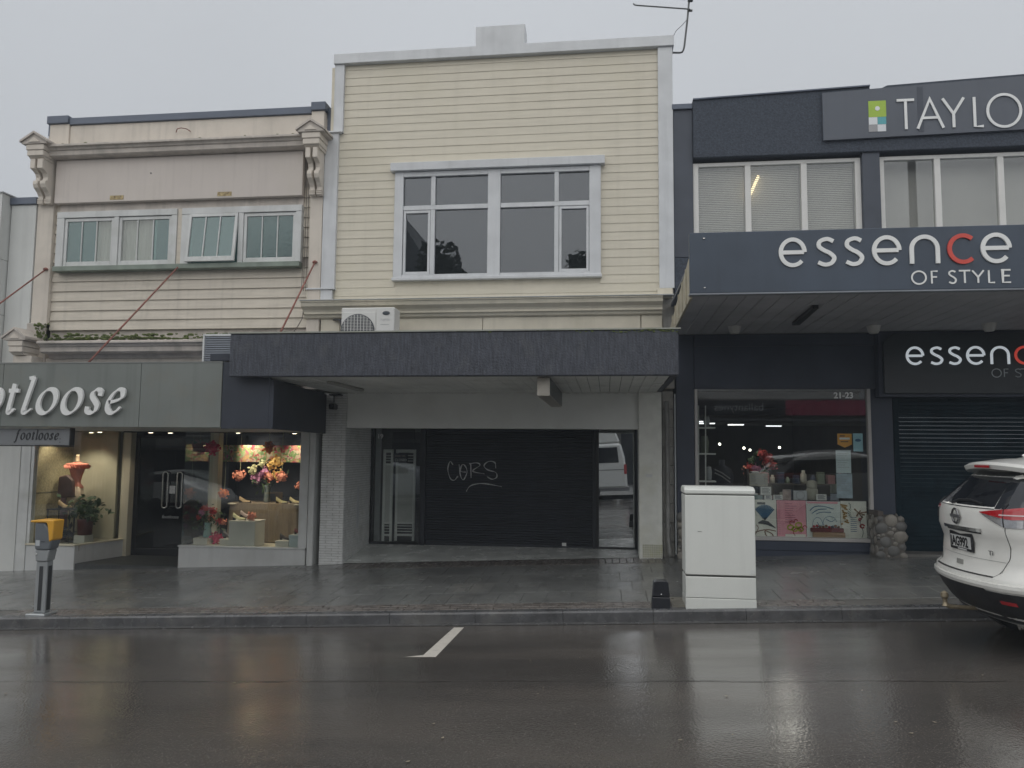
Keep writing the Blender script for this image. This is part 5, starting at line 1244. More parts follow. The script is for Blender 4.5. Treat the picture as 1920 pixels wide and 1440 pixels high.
far_building(16.1, 30, 5.8, ob_dark, 'grey single-storey shop across the street')
sg = thing('shop_sign', (8.5, -11.5, 3.8), 'long shop sign across the street, black with a red band', 'sign')
SY = -11.45
bx('sign_black', 3.7, 8.0, SY - .06, SY, 3.62, 4.29, M('sign_black', (.012, .012, .02), .5), sg)
bx('sign_red', 8.01, 13.3, SY - .06, SY, 3.62, 4.29, M('sign_red', (.60, .05, .13), .5), sg)
bx('sign_white', 13.31, 14.5, SY - .06, SY, 3.62, 4.29, letter_white, sg)
text('sign_lettering', 'ballantynes', .50, (7.05, SY + .005, 3.82), M('far_letter_white', (.9, .9, .9), .5), sg, .002, rot=(pi / 2, 0, pi))
rf_ = MB()
for i in range(73): rf_.prism([(BY + .05, 5.25), (SY - .02, 4.33), (SY - .02, 4.37), (BY + .05, 5.30)], 3.2 + i * .16, 3.2 + i * .16 + .11)
rf_.prism([(BY + .05, 5.22), (SY - .03, 4.31), (SY - .03, 4.33), (BY + .05, 5.25)], 3.2, 14.9)
rf_.build('verandah_roof', M('verandah_grey', (.30, .295, .28), .7, .3, 3), sg)
def tree(x, y, h, r, lab):
    t = thing('street_tree', (x, y, G * x), lab, 'tree', 'trees across the street')
    MB().tube([(x, y, G * x), (x + .1, y, h * .35), (x - .1, y, h * .7), (x, y, h * .9)], [.22, .17, .10, .03], 8).build('trunk', M('bark', (.07, .055, .045), .9, .3, 8), t)
    m = MB()
    for i in range(2600):
        d = Vector((random.gauss(0, 1), random.gauss(0, 1), random.gauss(0, 1))).normalized() * random.random() ** .4
        p = Vector((x + d.x * r * (1 + .3 * sin(d.z * 7)), y + d.y * r, h * .70 + d.z * h * .30)); l = random.uniform(.14, .30)
        a = Vector((random.gauss(0, 1), random.gauss(0, 1), random.gauss(0, 1))).normalized(); b = a.orthogonal().normalized()
        m.add([p + a * l, p + b * l * .5, p - a * l, p - b * l * .5], [(0, 1, 2, 3)])
    m.build('crown', M('far_foliage', (.10, .12, .075), .8, .4, 3), t)
tree(-8.0, -11.0, 12.0, 2.0, 'dark street tree across the street, left of the van'); tree(-1.2, -11.2, 11.4, 1.6, 'dark street tree behind the van across the street')
pole = thing('lamp_pole', (13.3, -10.0, .6), 'tall grey lamp pole across the street', 'pole', None)
MB().tube([(13.3, -10, .4), (13.3, -10, 19.0)], [.20, .15], 10).build('post', M('pole_grey', (.20, .20, .20), .7), pole)
MB().tube([(12.9, -10, 8.2), (13.3, -10, 8.3)], .10, 8).build('bracket', M('pole_grey', (.20, .20, .20), .7), pole)
HAZE = .0025
# ------------------------------------------------------------------ goods on display
def rnd_dir(): return Vector((random.gauss(0, 1), random.gauss(0, 1), random.gauss(0, 1))).normalized()
def bloom(m, c, r, n=46):
    c = Vector(c)
    for i in range(n):
        d = rnd_dir(); d.y -= .35; d.normalize(); b = d.orthogonal().normalized(); b = (Matrix.Rotation(random.uniform(0, 6.28), 3, d) @ b); w = d.cross(b)
        k = random.uniform(.45, 1.0) * r; l = r * .42
        p = c + d * k
        m.add([p - b * l * .5 - d * l * .35, p + w * l * .5, p + b * l * .55 + d * l * .25, p - w * l * .5, c + d * (k - l * .7)], [(0, 1, 2, 3), (0, 1, 4), (0, 3, 4)])
    m.ball(c, r * .55, 8, 6, jit=.1)
    return m
PINK = M('petal_pink', (.62, .035, .13), .7, .35, 30); ORANGE = M('petal_orange', (.72, .20, .05), .7, .35, 30); PEACH = M('petal_peach', (.75, .31, .21), .7, .3, 30)
YEL = M('petal_yellow', (.72, .48, .15), .7, .3, 30); MAUVE = M('petal_mauve', (.46, .19, .32), .7, .3, 30); CREAMF = M('petal_cream', (.62, .60, .36), .7, .3, 30); LEAF = M('leaf_green', (.045, .085, .03), .6, .4, 20); RED = M('petal_red', (.45, .05, .05), .7, .4, 30)
for x, y, z, r, mt, lab in ((-6.98, 13.0, 1.90, .155, PINK, 'large magenta paper flower at the top left corner of the right window'), (-5.90, 12.9, 1.90, .13, ORANGE, 'orange paper flower in front of the floral banner'),
        (-6.52, 13.1, 1.41, .125, PEACH, 'peach paper flower hanging left of the tall bouquet'), (-5.74, 13.1, 1.40, .12, PEACH, 'peach paper flower hanging right of the tall bouquet'),
        (-5.36, 13.0, 1.25, .085, PEACH, 'peach paper flower half hidden by the right window frame'), (-6.80, 13.1, 1.085, .115, ORANGE, 'orange paper flower hanging left of the cloth-covered table'), (-6.72, 12.75, .345, .13, PINK, 'magenta paper flower lying on the window floor')):
    f = bloom(MB(), (x, y, z), r).build('paper_flower', mt); tag(f, lab, 'paper flower', 'paper flowers in the shoe shop window')
    if z > .5: MB().tube([(x, y + .03, z + r * .4), (x, y + .03, 2.19)], .0025, 4).build('thread', CREAMF, f)
fb = bx('floral_banner', -7.15, -5.20, 13.70, 13.72, 1.645, 1.955, slat_print('floral_print', [(.55, .08, .10), (.30, .42, .16), (.62, .50, .36), (.60, .28, .20), (.20, .32, .12), (.66, .60, .40), (.55, .14, .22), (.38, .46, .24), (.70, .44, .20)], 13)); tag(fb, 'long floral printed banner across the back of the right window', 'banner')
# table with a gathered cloth
tb_ = thing('display_table', (-6.0, 13.35, .25), 'round-cornered display table under a brown gathered cloth', 'table')
bx('tabletop', -6.70, -5.30, 13.05, 13.65, .90, .925, warm_w, tb_, .01)
cl = MB(); rows = []
for k in range(7):
    t = k / 6; r_ = []
    for i in range(120):
        a = 2 * pi * i / 120; ca, sa = cos(a), sin(a)
        ex = abs(ca) ** .55 * (1 if ca >= 0 else -1); ey = abs(sa) ** .55 * (1 if sa >= 0 else -1)
        w_ = 1 + .035 * t * sin(i * 1.05) + .02 * t * sin(i * .37 + 1) + .02 * t
        r_.append((-6.0 + .73 * ex * w_, 13.35 + .33 * ey * w_, .93 - .67 * t))
    rows.append(r_)
cl.grid(rows, close=True); cl.add(rows[0], [tuple(range(120))])
tag(cl.build('tablecloth', M('brown_cloth', (.25, .195, .135), .9, .2, 12, stretch=(5, 5, .5), bump=.2, bs=90), smooth=True), 'brown gathered cloth draped over the window table', 'tablecloth')
# tall bouquet in a glass vase
vs_ = thing('flower_vase', (-6.08, 13.3, .935), 'tall vase of yellow, mauve and cream flowers on the draped table', 'vase')
MB().lathe([(.05, 0), (.06, .02), (.055, .15), (.07, .28), (.075, .30)], (-6.08, 13.3, .935), 14).build('vase', M('vase_glass', (.20, .24, .24), .1, .05, 3, coat=.5), vs_, smooth=True)
for x, z, r, mt in ((-5.87, 1.66, .13, YEL), (-5.88, 1.42, .125, YEL), (-6.30, 1.50, .11, CREAMF), (-6.26, 1.37, .12, MAUVE), (-6.10, 1.47, .12, MAUVE), (-6.14, 1.62, .085, CREAMF), (-6.0, 1.40, .11, PEACH), (-6.02, 1.58, .09, YEL)):
    bloom(MB(), (x, 13.22 + random.uniform(-.05, .08), z), r).build('flower', mt, vs_)
lf = MB()
for i in range(70):
    p = Vector((-6.08 + random.gauss(0, .14), 13.3 + random.gauss(0, .07), 1.38 + random.gauss(0, .14))); a = rnd_dir() * .06; b = a.orthogonal().normalized() * .02
    lf.add([p - a, p + b, p + a, p - b], [(0, 1, 2, 3)])
lf.build('leaves', LEAF, vs_, kind='stuff')
def box_thing(name, x0, x1, y0, y1, z0, z1, mat, lab, cat, group=None):
    t = thing(name, ((x0 + x1) / 2, (y0 + y1) / 2, z0), lab, cat, group)
    bx('box', x0, x1, y0, y1, z0, z1 - (z1 - z0) * .26, mat, t, .004); bx('lid', x0 - .006, x1 + .006, y0 - .006, y1 + .006, z1 - (z1 - z0) * .255, z1, mat, t, .004); return t
wbox = M('shoe_box_white', (.60, .585, .52), .6, .05, 4)
for a in ((-7.03, -6.78, 12.55, 12.8, .248, .36, wbox, 'white shoe box at the left end of the window floor', 'box'), (-6.50, -6.16, 12.45, 12.75, .248, .365, wbox, 'wide white shoe box left of the big cream crate', 'box'),
          (-5.52, -5.29, 12.45, 12.8, .248, .36, wbox, 'low white shoe box in front of the table right end', 'box'), (-5.28, -5.06, 12.45, 12.85, .248, .46, M('shoe_box_blue', (.46, .54, .55), .6, .05, 4), 'pale blue shoe box at the right window frame', 'box')):
    box_thing('shoe_box', *a, 'shoe boxes on the window floor')
def shoe(name, x, y, z, s, mat, lab, rot=0):
    t = thing(name, (x, y, z), lab, 'shoe')
    rows = []
    for i in range(9):
        u = i / 8; w = .04 * (.55 + .45 * sin(pi * min(1, u * .9 + .12))); h = (.075 - .055 * u if u < .7 else .036 - .02 * (u - .7)) ; lift = .05 * max(0, 1 - u * 2.2)
        rows.append([(x + (u - .5) * .24 * s, y + w * cos(a), z + lift * s + .012 + max(0, h * s * sin(a))) for a in (0, pi * .2, pi * .4, pi * .6, pi * .8, pi)])
    MB().grid(rows).build('upper', mat, t, smooth=True)
    MB().prism([(x - .12 * s, z + .055 * s), (x - .02 * s, z + .012), (x + .12 * s, z + .0), (x + .12 * s, z + .012), (x - .02 * s, z + .022), (x - .12 * s, z + .066 * s)], y - .03, y + .03, 'y').build('sole', rubber, t)
    bx('heel', x - .12 * s, x - .085 * s, y - .022, y + .022, z, z + .055 * s, rubber, t); return t
DKSHOE = M('shoe_dark', (.03, .022, .02), .4, .2, 10); TAN = M('shoe_tan', (.36, .25, .13), .5, .2, 10)
shoe('shoe', -6.40, 12.6, .367, .9, DKSHOE, 'dark strappy shoe on the wide white shoe box, left one'); shoe('shoe', -6.24, 12.55, .367, .9, DKSHOE, 'dark strappy shoe on the wide white shoe box, right one')
shoe('shoe', -5.40, 12.6, .362, .8, DKSHOE, 'black shoe on the low white shoe box'); shoe('shoe', -6.40, 13.12, .932, .85, TAN, 'tan sandal lying on the draped table')
shoe('shoe', -5.72, 13.12, .932, .85, M('shoe_olive', (.26, .23, .11), .5, .2, 10), 'olive ankle strap shoe on the draped table right side'); shoe('shoe', -5.16, 12.6, .462, .7, M('shoe_wine', (.17, .03, .03), .5), 'wine red shoe on the pale blue shoe box')
shoe('shoe', -5.50, 13.2, .932, .85, M('shoe_gold', (.40, .33, .16), .4, .2, 10), 'gold heeled shoe near the table right end')
ct = thing('cream_crate', (-6.05, 12.6, .248), 'cream slatted crate with shoes and a peach flower on top', 'crate')
bx('crate_side', -6.32, -5.86, 12.40, 12.42, .252, .66, wbox, ct, .003); bx('crate_side', -6.32, -6.30, 12.421, 12.78, .252, .66, wbox, ct, .003); bx('crate_side', -5.88, -5.86, 12.421, 12.78, .252, .66, wbox, ct, .003)
bx('crate_top', -6.325, -5.855, 12.395, 12.79, .662, .68, wbox, ct, .003); bx('crate_base', -6.30, -5.87, 12.43, 12.77, .25, .262, black_metal, ct)
shoe('shoe', -6.20, 12.52, .682, .9, CREAMF, 'cream strappy sandal on the cream crate'); shoe('shoe', -6.12, 12.62, .72, .9, M('shoe_mauve', (.42, .33, .30), .5), 'mauve sandal stacked on the cream crate')
tag(bloom(MB(), (-5.97, 12.52, .755), .095).build('paper_flower', PEACH), 'peach paper flower resting on the cream crate', 'paper flower', 'paper flowers in the shoe shop window')
v2 = thing('flower_vase', (-6.86, 12.70, .362), 'pale teal vase of red and peach flowers in the window corner', 'vase')
MB().lathe([(.065, 0), (.075, .02), (.05, .20), (.055, .25)], (-6.86, 12.70, .362), 12).build('vase', M('vase_teal', (.25, .42, .40), .2, .05, 3, coat=.4), v2, smooth=True)
for i in range(14): bloom(MB(), (-6.86 + random.gauss(0, .15), 12.7 + random.gauss(0, .08), .74 + random.gauss(0, .09)), random.uniform(.045, .085), 26).build('flower', random.choice([RED, PEACH, RED, MAUVE]), v2)
lf = MB()
for i in range(80):
    p = Vector((-6.86 + random.gauss(0, .16), 12.7 + random.gauss(0, .08), .66 + random.gauss(0, .11))); a = rnd_dir() * .05; b = a.orthogonal().normalized() * .018
    lf.add([p - a, p + b, p + a, p - b], [(0, 1, 2, 3)])
lf.build('leaves', LEAF, v2, kind='stuff')
# left window: bust form, side table, pot plant
bf = thing('bust_form', (-9.55, 12.95, .206), 'dress form in a coral top and pale skirt in the left window', 'mannequin')
coral = M('coral_cloth', (.62, .215, .15), .8, .15, 12); skin = M('form_linen', (.45, .36, .24), .8, .1, 8)
MB().lathe([(.135, -.02), (.14, .0), (.085, .07), (.082, .11), (.105, .20), (.135, .29), (.16, .34), (.215, .40), (.20, .425), (.10, .435), (.05, .45)], (-9.55, 12.95, 1.17), 22, 1, .55).build('top', coral, bf, smooth=True)
ruf = MB()
for i in range(26):
    a = 2 * pi * i / 26; ruf.add([(-9.55 + .20 * cos(a), 12.95 + .115 * sin(a), 1.575), (-9.55 + .25 * cos(a + .1), 12.95 + .15 * sin(a + .1), 1.545 + .015 * (i % 2)), (-9.55 + .225 * cos(a + .24), 12.95 + .13 * sin(a + .24), 1.50), (-9.55 + .17 * cos(a + .12), 12.95 + .10 * sin(a + .12), 1.51)], [(0, 1, 2, 3)])
ruf.build('ruffle', coral, bf)
MB().lathe([(.05, 0), (.034, .03), (.030, .11), (.036, .12), (.02, .135)], (-9.55, 12.95, 1.618), 12).build('neck', skin, bf, smooth=True)
MB().lathe([(.165, 0), (.15, .12), (.125, .33)], (-9.55, 12.95, .85), 18, 1, .7).build('skirt', M('skirt_linen', (.50, .40, .30), .85, .12, 10), bf, smooth=True)
MB().tube([(-9.55, 12.95, .21), (-9.55, 12.95, .86)], .015, 8).build('pole', black_metal, bf); MB().lathe([(.14, 0), (.14, .015), (.02, .03)], (-9.55, 12.95, .207), 16).build('base', black_metal, bf)
cs2 = bx('mauve_cloth', -9.86, -9.76, 12.98, 13.05, .22, 1.36, M('mauve_cloth', (.20, .135, .16), .9, .2, 6, stretch=(8, 8, .5))); tag(cs2, 'tall mauve cloth hanging behind the dress form', 'cloth')
bg_ = MB().prism([(-9.80, .98), (-9.48, 1.00), (-9.50, 1.30), (-9.62, 1.40), (-9.78, 1.36)], 12.78, 12.86, 'y').build('handbag', M('bag_brown', (.10, .055, .045), .6, .2, 10), bevel=.02); tag(bg_, 'brown handbag hung in front of the coral dress form', 'bag')
st_ = thing('side_table', (-9.62, 12.75, .206), 'thin black metal side table in the left window', 'table')
bx('table_top', -9.83, -9.38, 12.6, 12.9, .78, .80, black_metal, st_, .003)
for x in (-9.82, -9.40):
    for y in (12.61, 12.885): bx('leg', x, x + .012, y, y + .012, .206, .78, black_metal, st_)
shoe('shoe', -9.58, 12.75, .802, 1.1, TAN, 'tan shoe on the thin black side table')
bkd = MB()
for i in range(50):
    p = Vector((-9.66 + random.gauss(0, .12), 12.72 + random.gauss(0, .05), .33 + abs(random.gauss(0, .07)))); a = rnd_dir() * .08; b = a.orthogonal().normalized() * .03
    bkd.add([p - a, p + b, p + a, p - b], [(0, 1, 2, 3)])
tag(bkd.build('dark_scarf', M('scarf_dark', (.02, .022, .024), .9)), 'dark crumpled scarf under the black side table', 'scarf')
pp = thing('pot_plant', (-9.22, 12.8, .206), 'leafy plant in a maroon pot on a small white block', 'plant')
bx('block', -9.33, -9.12, 12.66, 12.9, .206, .34, wbox, pp, .004)
MB().lathe([(.115, 0), (.13, .25), (.135, .27)], (-9.22, 12.8, .342), 16).build('pot', M('pot_maroon', (.12, .035, .035), .5, .1, 6), pp, smooth=True)
lf = MB()
for i in range(150):
    p = Vector((-9.22 + random.gauss(0, .15), 12.8 + random.gauss(0, .09), .80 + random.gauss(0, .11))); a = rnd_dir() * .065; b = a.orthogonal().normalized() * .028
    lf.add([p - a, p + b, p + a, p - b], [(0, 1, 2, 3)])
lf.build('foliage', LEAF, pp); MB().tube([(-9.22, 12.8, .6), (-9.2, 12.8, .9)], .01, 5).build('stem', LEAF, pp)
bloom(MB(), (-9.42, 12.72, .93), .035, 20).build('flower', CREAMF, pp); bloom(MB(), (-9.05, 12.72, .93), .03, 20).build('flower', CREAMF, pp)
# ---- homeware window
linen = M('tea_towel_linen', (.78, .77, .70), .85, .08, 6, bump=.15, bs=150); pinkl = M('tea_towel_pink', (.78, .36, .42), .85, .10, 6, bump=.15, bs=150); bluel = M('tea_towel_grey', (.70, .74, .71), .85, .08, 6, bump=.15, bs=150)
TY = F + .085
def towel(x0, x1, z0, z1, mat, lab, wob=.006):
    n = 16; r = [[(x0 + (x1 - x0) * i / n, TY + wob * sin(i * 1.3 + z * 6) + d, z) for i in range(n + 1)] for z in (z0, (z0 + z1) / 2, z1) for d in (0,)]
    m = MB().grid(r); m.grid([[(x, y + .004, z) for x, y, z in q] for q in r])
    t = m.build('tea_towel', mat, smooth=True); return tag(t, lab, 'tea towel', 'tea towels along the shop window')
def ribbon(pts, w, mat, par, name='print', dy=-.010):
    m = MB(); L_, R_ = [], []
    for i, p in enumerate(pts):
        a = pts[max(i - 1, 0)]; b = pts[min(i + 1, len(pts) - 1)]; dx, dz = b[0] - a[0], b[1] - a[1]; l = max(1e-6, sqrt(dx * dx + dz * dz)); wi = w if not callable(w) else w(i / (len(pts) - 1))
        L_.append((p[0] - dz / l * wi, TY + dy, p[1] + dx / l * wi)); R_.append((p[0] + dz / l * wi, TY + dy, p[1] - dx / l * wi))
    m.grid([L_, R_]); return m
def prints(par, items):
    for nm, mat, strokes in items:
        m = MB()
        for pts, w in strokes:
            q = ribbon(pts, w, mat, par); m.add(q.v, q.f)
        m.build(nm, mat, par)
ink_blue = M('ink_blue', (.06, .16, .28), .8); ink_dk = M('ink_dark', (.035, .04, .05), .8); ink_br = M('ink_brown', (.20, .10, .05), .8); ink_gn = M('ink_green', (.42, .45, .05), .8); ink_rd = M('ink_red', (.40, .03, .04), .8); ink_gd = M('ink_gold', (.36, .21, .05), .8); ink_lf = M('ink_leaf', (.04, .09, .06), .8); ink_pk = M('ink_pink_dark', (.42, .16, .22), .8)
t1 = towel(2.19, 2.575, .60, 1.175, linen, 'pale tea towel printed with a blue fan-tailed bird')
prints(t1, [('bird_print', ink_blue, [([(2.40, .86), (2.40 + .20 * sin(a), .86 + .24 * cos(a))], lambda u: .002 + .008 * u) for a in [(-.75 + 1.5 * i / 12) for i in range(13)]]),
            ('bird_body', ink_dk, [([(2.30, .82), (2.36, .835), (2.44, .82), (2.52, .77), (2.56, .745)], lambda u: .004 + .028 * sin(pi * min(1, .15 + u * .9)) ** 2)]),
            ('branch_print', ink_br, [(spl([(2.21, .66), (2.32, .70), (2.44, .72), (2.56, .70)]), .008), (spl([(2.24, .62), (2.30, .74), (2.27, .79)]), .005), (spl([(2.42, .62), (2.40, .70), (2.50, .66), (2.52, .61)]), .008)]),
            ('label_print', ink_dk, [([(2.29, 1.12), (2.41, 1.12)], .016)])])
t2 = towel(2.585, 3.015, .60, 1.170, pinkl, 'pink tea towel printed with a green and red flower', .009)
prints(t2, [('text_print', ink_pk, [([(2.70, 1.12 - k * .035), (2.70 + random.uniform(.10, .20), 1.12 - k * .035)], .005) for k in range(9)] + [([(2.60, 1.14 - k * .03), (2.63, 1.145 - k * .03)], .003) for k in range(17)]),
            ('flower_print', ink_gn, [([(cx + rr * cos(a) , cz + rr * .8 * sin(a)) for a in [6.3 * i / 14 for i in range(15)]], .010) for cx, cz, rr in ((2.78, .76, .045), (2.90, .80, .045), (2.84, .735, .04), (2.93, .735, .035))]),
            ('petal_print', ink_rd, [([(cx + rr * cos(a), cz + rr * sin(a)) for a in [4.2 * i / 10 for i in range(11)]], .006) for cx, cz, rr in ((2.80, .83, .03), (2.99, .76, .03), (2.86, .86, .025), (2.88, .69, .06))]),
            ('hem_print', linen, [([(2.70, .63), (3.0, .63)], .03)])])
t3 = towel(3.02, 3.52, .60, 1.165, bluel, 'grey tea towel with a line drawing of hills and clouds')
prints(t3, [('hill_print', ink_blue, [(arc(3.18, .80, .075, .12, 0, 190, 16), .003), (arc(3.36, .84, .10, .10, 10, 200, 16), .003), (spl([(3.07, 1.02), (3.14, 1.08), (3.26, 1.09), (3.42, 1.05)]), .006), (spl([(3.10, .98), (3.20, 1.04), (3.32, 1.05)]), .006), (spl([(3.16, .97), (3.24, 1.0), (3.38, 1.0)]), .005), (spl([(3.14, .74), (3.22, .80), (3.30, .74), (3.40, .80), (3.46, .74)]), .004), (spl([(3.17, .85), (3.20, .80), (3.17, .76)]), .004), (spl([(3.30, .90), (3.38, .86), (3.44, .90)]), .004)]),
            ('edge_print', pinkl, [([(3.03, 1.145), (3.48, 1.145)], .014)])])
t4 = towel(3.525, 3.90, .60, 1.175, linen, 'cream tea towel with printed leaves and red flowers')
prints(t4, [('gold_print', ink_gd, [([(3.50 + random.uniform(0, .12), 1.12 - k * .028), (3.52 + random.uniform(0, .12), 1.10 - k * .028)], .012) for k in range(11)]),
            ('leaf_print', ink_lf, [([(3.64 + .02 * sin(k), 1.15 - k * .03), (3.675, 1.11 - k * .03)], lambda u: .016 * sin(pi * (.1 + u * .85))) for k in range(7)] + [(spl([(3.85, .98), (3.80, .86), (3.84, .72), (3.82, .63)]), .004)]),
            ('stem_print', ink_br, [([(3.78, 1.00), (3.72 + .18 * i / 6, 1.06 - .16 * ((i * 5) % 7) / 7)], lambda u: .004 + .008 * u) for i in range(7)]),
            ('red_print', ink_rd, [(arc(3.83, .80, .03, .025, 0, 330, 10), .012), (arc(3.80, .90, .02, .015, 0, 300, 8), .01)]),
            ('text_print', ink_blue, [([(3.66, .93 - k * .03), (3.75, .93 - k * .03)], .004) for k in range(8)])])
crd = M('card_white', (.78, .78, .75), .6, .05, 4); wd_m = M('card_grey', (.33, .34, .35), .6, .1, 5)
def card(x0, x1, z0, z1, mat, lab, y=F + .22, mark=None, cat='sign'):
    c = thing('display_card', ((x0 + x1) / 2, y, z0), lab, cat, 'small boxes and cards above the tea towels')
    bx('card', x0, x1, y, y + .02, z0, z1, mat, c, .002)
    if mark == 'ring':
        m = MB(); xc, zc = (x0 + x1) / 2, (z0 + z1) / 2; r = (x1 - x0) * .30
        m.tube([(xc + r * cos(a), y - .003, zc + r * sin(a)) for a in [2 * pi * k / 18 for k in range(19)]], .005, 5, False); m.build('ring_print', wd_m, c)
    if mark == 'lines':
        for k in range(4): bx('print_line', x0 + .02, x1 - .02 - .02 * (k % 2), y - .003, y - .0005, z0 + (z1 - z0) * (.2 + .18 * k), z0 + (z1 - z0) * (.2 + .18 * k) + .012, wd_m, c)
bx('card_shelf', 2.1, 3.97, F + .18, F + .34, 1.15, 1.168, interior_dark, S2)
card(2.22, 2.50, 1.372, 1.575, M('card_kraft', (.42, .40, .34), .7, .1, 6), 'large kraft sign with printed lettering, top left of the cards', mark='lines', y=F + .30)
card(2.22, 2.38, 1.262, 1.365, M('card_navy', (.03, .04, .06), .6), 'small dark card under the kraft sign', y=F + .29); card(2.385, 2.545, 1.24, 1.365, crd, 'white card printed with large letters under the kraft sign', mark='lines', y=F + .28)
card(2.26, 2.40, 1.17, 1.235, M('card_teal', (.22, .30, .30), .6), 'teal box at the left end of the card row'); card(2.43, 2.545, 1.17, 1.235, crd, 'small white printed box third from the left', mark='lines'); card(2.56, 2.70, 1.17, 1.245, crd, 'white box with printed lines beside the kraft sign', mark='lines', y=F + .20)
card(2.705, 2.83, 1.17, 1.33, M('card_pink', (.42, .33, .30), .6, .4, 14), 'patterned pinkish card in the middle of the row'); card(2.865, 3.07, 1.17, 1.315, M('card_frame', (.48, .50, .52), .6), 'white framed print with a pale ring', mark='ring')
card(3.21, 3.36, 1.17, 1.265, crd, 'white mug-shaped box right of the ring print', mark='lines'); card(3.42, 3.54, 1.17, 1.275, M('card_blue', (.38, .42, .50), .6), 'pale blue tin near the right of the row'); card(3.44, 3.60, 1.28, 1.42, M('card_photo', (.25, .26, .22), .6, .5, 20), 'small picture card stacked near the paper sheets', y=F + .30)
jr = thing('candle_jar', (3.19, F + .40, 1.17), 'pale two-part candle jar behind the cards', 'jar')
MB().lathe([(.085, 0), (.09, .02), (.09, .16), (.07, .18)], (3.19, F + .40, 1.17), 16).build('jar', M('jar_cream', (.46, .44, .36), .5), jr, smooth=True); MB().lathe([(.075, 0), (.08, .01), (.08, .10), (.03, .12)], (3.19, F + .40, 1.352), 16).build('lid', M('jar_cream', (.46, .44, .36), .5), jr, smooth=True)
rt = thing('red_tray', (3.32, F + .05, .624), 'red woven tray of small goods on a wooden box in front of the towels', 'tray')
bx('wooden_box', 3.10, 3.57, F + .034, F + .080, .624, .70, M('kraft_wood', (.34, .22, .13), .7, .1, 8), rt, .003)
bx('tray', 3.07, 3.55, F + .036, F + .080, .704, .765, M('tray_red', (.16, .03, .03), .7, .4, 30, bump=.5), rt, .006)
for i in range(9): MB().ball((3.12 + i * .045, F + .055, .785 + .012 * sin(i * 2)), .022, 8, 6, (1, .8, .8)).build('trinket', random.choice([ink_rd, ink_dk, ink_br]), rt)
for nm, x0, x1, z0, z1, mt, lab in (('window_sticker', 3.49, 3.70, 1.985, 2.20, M('sticker_orange', (.80, .38, .04), .5, .05, 5), 'orange shield-shaped sticker on the shop glass'), ('window_sticker', 3.72, 3.86, 1.93, 2.205, M('sticker_blue', (.36, .60, .68), .5, .1, 5), 'pale blue square sticker on the shop glass'), ('paper_notice', 3.46, 3.68, 1.60, 1.945, M('paper_blue', (.62, .70, .72), .7, .03, 4), 'upper pale paper notice on the shop glass'), ('paper_notice', 3.46, 3.69, 1.22, 1.592, M('paper_photo', (.38, .46, .52), .7, .3, 9), 'lower printed notice on the shop glass')):
    yg = F + .031
    if 'orange' in lab: m = MB().prism([(x0, z0 + .05), ((x0 + x1) / 2, z0), (x1, z0 + .05), (x1, z1), (x0, z1)], yg, yg + .002, 'y')
    else: m = MB().box(x0, x1, yg, yg + .002, z0, z1)
    s = tag(m.build(nm, mt), lab, 'sticker' if 'sticker' in nm else 'notice')
    if 'orange' in lab: bx('sticker_print', x0 + .03, x1 - .03, yg - .0015, yg - .0004, z0 + .125, z0 + .155, letter_white, s); bx('sticker_print', x0 + .045, x1 - .05, yg - .0015, yg - .0004, z0 + .085, z0 + .10, ink_br, s); bx('sticker_print', x0 + .035, x1 - .10, yg - .0015, yg - .0004, z0 + .17, z0 + .19, ink_br, s)
    elif 'blue square' in lab: MB().lathe([(.045, 0), (.045, .001)], (0, 0, 0), 14, 1, .5).build('sticker_print', ink_blue, s, origin=(0, 0, 0)).rotation_euler = (pi / 2, 0, 0); s.children[-1].location = (0, -.0025, .17)
    else:
        for k in range(7): bx('printed_line', x0 + .02, x1 - .03 - .03 * (k % 3), yg - .0015, yg - .0004, z1 - .05 - k * .035, z1 - .045 - k * .035, wd_m, s)
stk = thing('stock_shelf', (3.1, 13.75, .3), 'dark stand crowded with jars and small boxes behind the card row', 'shelf')
for z in (1.02, 1.36): bx('shelf', 2.35, 3.95, 13.6, 13.9, z, z + .02, M('stand_dark', (.10, .085, .07), .6), stk)
for x in (2.36, 3.92): bx('upright', x, x + .03, 13.6, 13.9, .3, 1.62, M('stand_dark', (.10, .085, .07), .6), stk)
rs_ = random.Random(5); goods = [M('goods_%s' % n, c, .5, .1, 8) for n, c in (('cream', (.62, .60, .52)), ('sage', (.30, .36, .28)), ('rose', (.55, .28, .28)), ('navy', (.06, .08, .14)), ('kraft', (.42, .31, .20)), ('pale', (.66, .68, .68)))]
for z in (1.041, 1.381):
    x = 2.44
    while x < 3.86:
        w = rs_.uniform(.07, .15); h = rs_.uniform(.10, .26); mt = rs_.choice(goods)
        if rs_.random() < .5: bx('box', x, x + w, 13.62, 13.78, z, z + h, mt, stk, .004)
        else: MB().lathe([(w * .40, 0), (w * .48, h * .15), (w * .46, h * .7), (w * .25, h * .82), (w * .28, h)], (x + w / 2, 13.72, z), 12).build('jar', mt, stk, smooth=True)
        x += w + rs_.uniform(.015, .06)
spot(3.1, 13.0, 2.7, 6, 3.15, 13.8, 1.4, (1, .92, .8), 95, .2)
dm = thing('dressed_form', (2.0, 14.0, .3), 'dark dressed form with three pale stripes inside the shop', 'mannequin')
MB().lathe([(.17, .0), (.19, .35), (.15, .55), (.20, .85), (.17, .98), (.05, 1.05), (.05, 1.15)], (2.0, 14.0, .62), 18, 1, .6).build('torso', M('form_black', (.03, .032, .045), .8, .2, 9), dm, smooth=True)
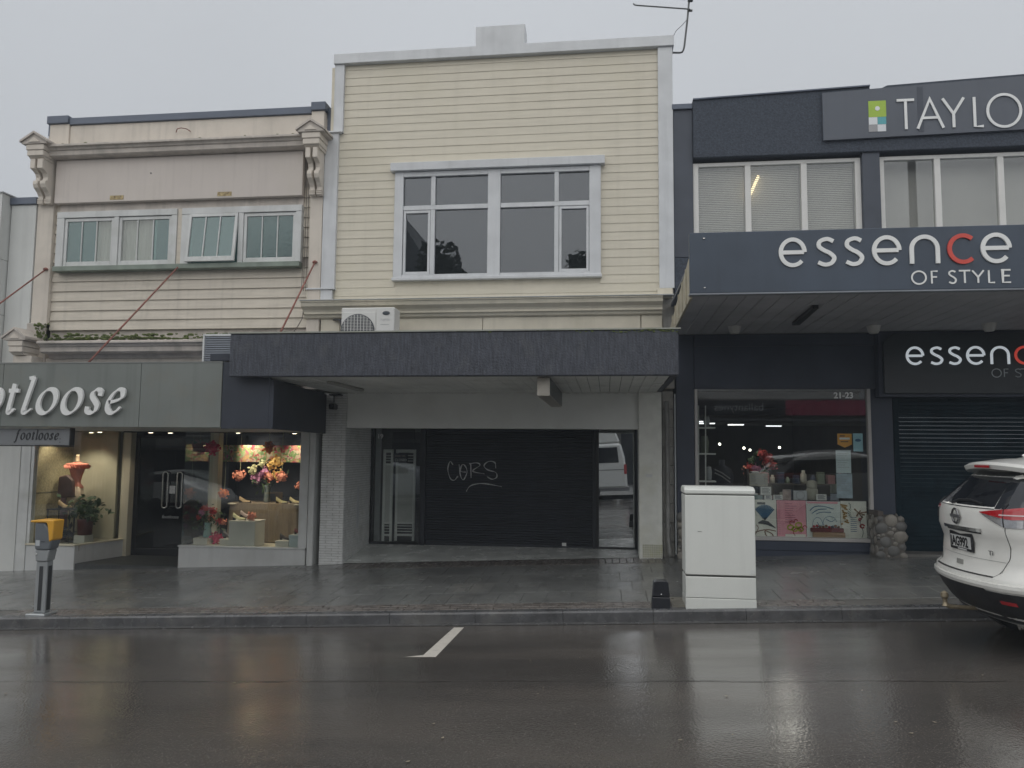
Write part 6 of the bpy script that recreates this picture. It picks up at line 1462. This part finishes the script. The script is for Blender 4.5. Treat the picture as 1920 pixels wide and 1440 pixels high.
for z in (1.12, 1.19, 1.26): bx('stripe', 1.90, 2.12, 13.872, 13.884, z, z + .022, crd, dm)
for z in (1.38, 1.44): MB().tube([(1.86, 13.90, z + .16), (1.98, 13.87, z + .10), (2.12, 13.90, z)], .012, 6).build('necklace', M('necklace_pale', (.35, .35, .36), .4), dm)
sh_ = thing('shelf_unit', (1.55, 12.9, .6), 'narrow white shelf stack with pots inside the window left edge', 'shelf')
for z in (1.42, 1.86, 2.28): bx('shelf', 1.43, 1.72, 12.7, 12.95, z, z + .022, crd, sh_)
for x in (1.44, 1.55): MB().tube([(x, 12.72, .6), (x + .02, 12.72, 2.65)], .010, 6).build('upright', crd, sh_)
for x, z, r, h, mt in ((1.62, 1.444, .055, .22, wd_m), (1.56, 1.882, .07, .28, M('pot_sage', (.20, .22, .17), .6)), (1.60, 2.30, .05, .18, wd_m)): MB().lathe([(r * .8, 0), (r, h * .6), (r * .7, h)], (x, 12.82, z), 12).build('pot', mt, sh_, smooth=True)
fl = thing('flower_arrangement', (2.75, 14.6, .3), 'dim arrangement of dusky flowers deep inside the shop', 'flowers')
for i in range(16): bloom(MB(), (2.8 + random.uniform(-.26, .26), 14.6 + random.uniform(-.1, .1), 1.70 + random.uniform(-.16, .20)), random.uniform(.08, .13), 30).build('flower', random.choice([RED, MAUVE, PEACH, LEAF]), fl)
MB().lathe([(.18, 0), (.22, .5), (.12, .95)], (2.8, 14.6, .62), 14).build('urn', M('urn_dark', (.10, .09, .075), .7), fl, smooth=True)

# ------------------------------------------------------------------ rain-thick air
hz = bpy.data.materials.new('rain_haze'); hz.use_nodes = True; t = hz.node_tree; t.nodes.clear()
ho = t.nodes.new('ShaderNodeOutputMaterial'); pv = t.nodes.new('ShaderNodeVolumePrincipled'); t.links.new(pv.outputs[0], ho.inputs['Volume'])
pv.inputs['Density'].default_value = HAZE; pv.inputs['Color'].default_value = (.84, .92, 1.0, 1); pv.inputs['Anisotropy'].default_value = .0
bx('haze', -420, 420, -420, 420, -22, 24, hz, kind='stuff')
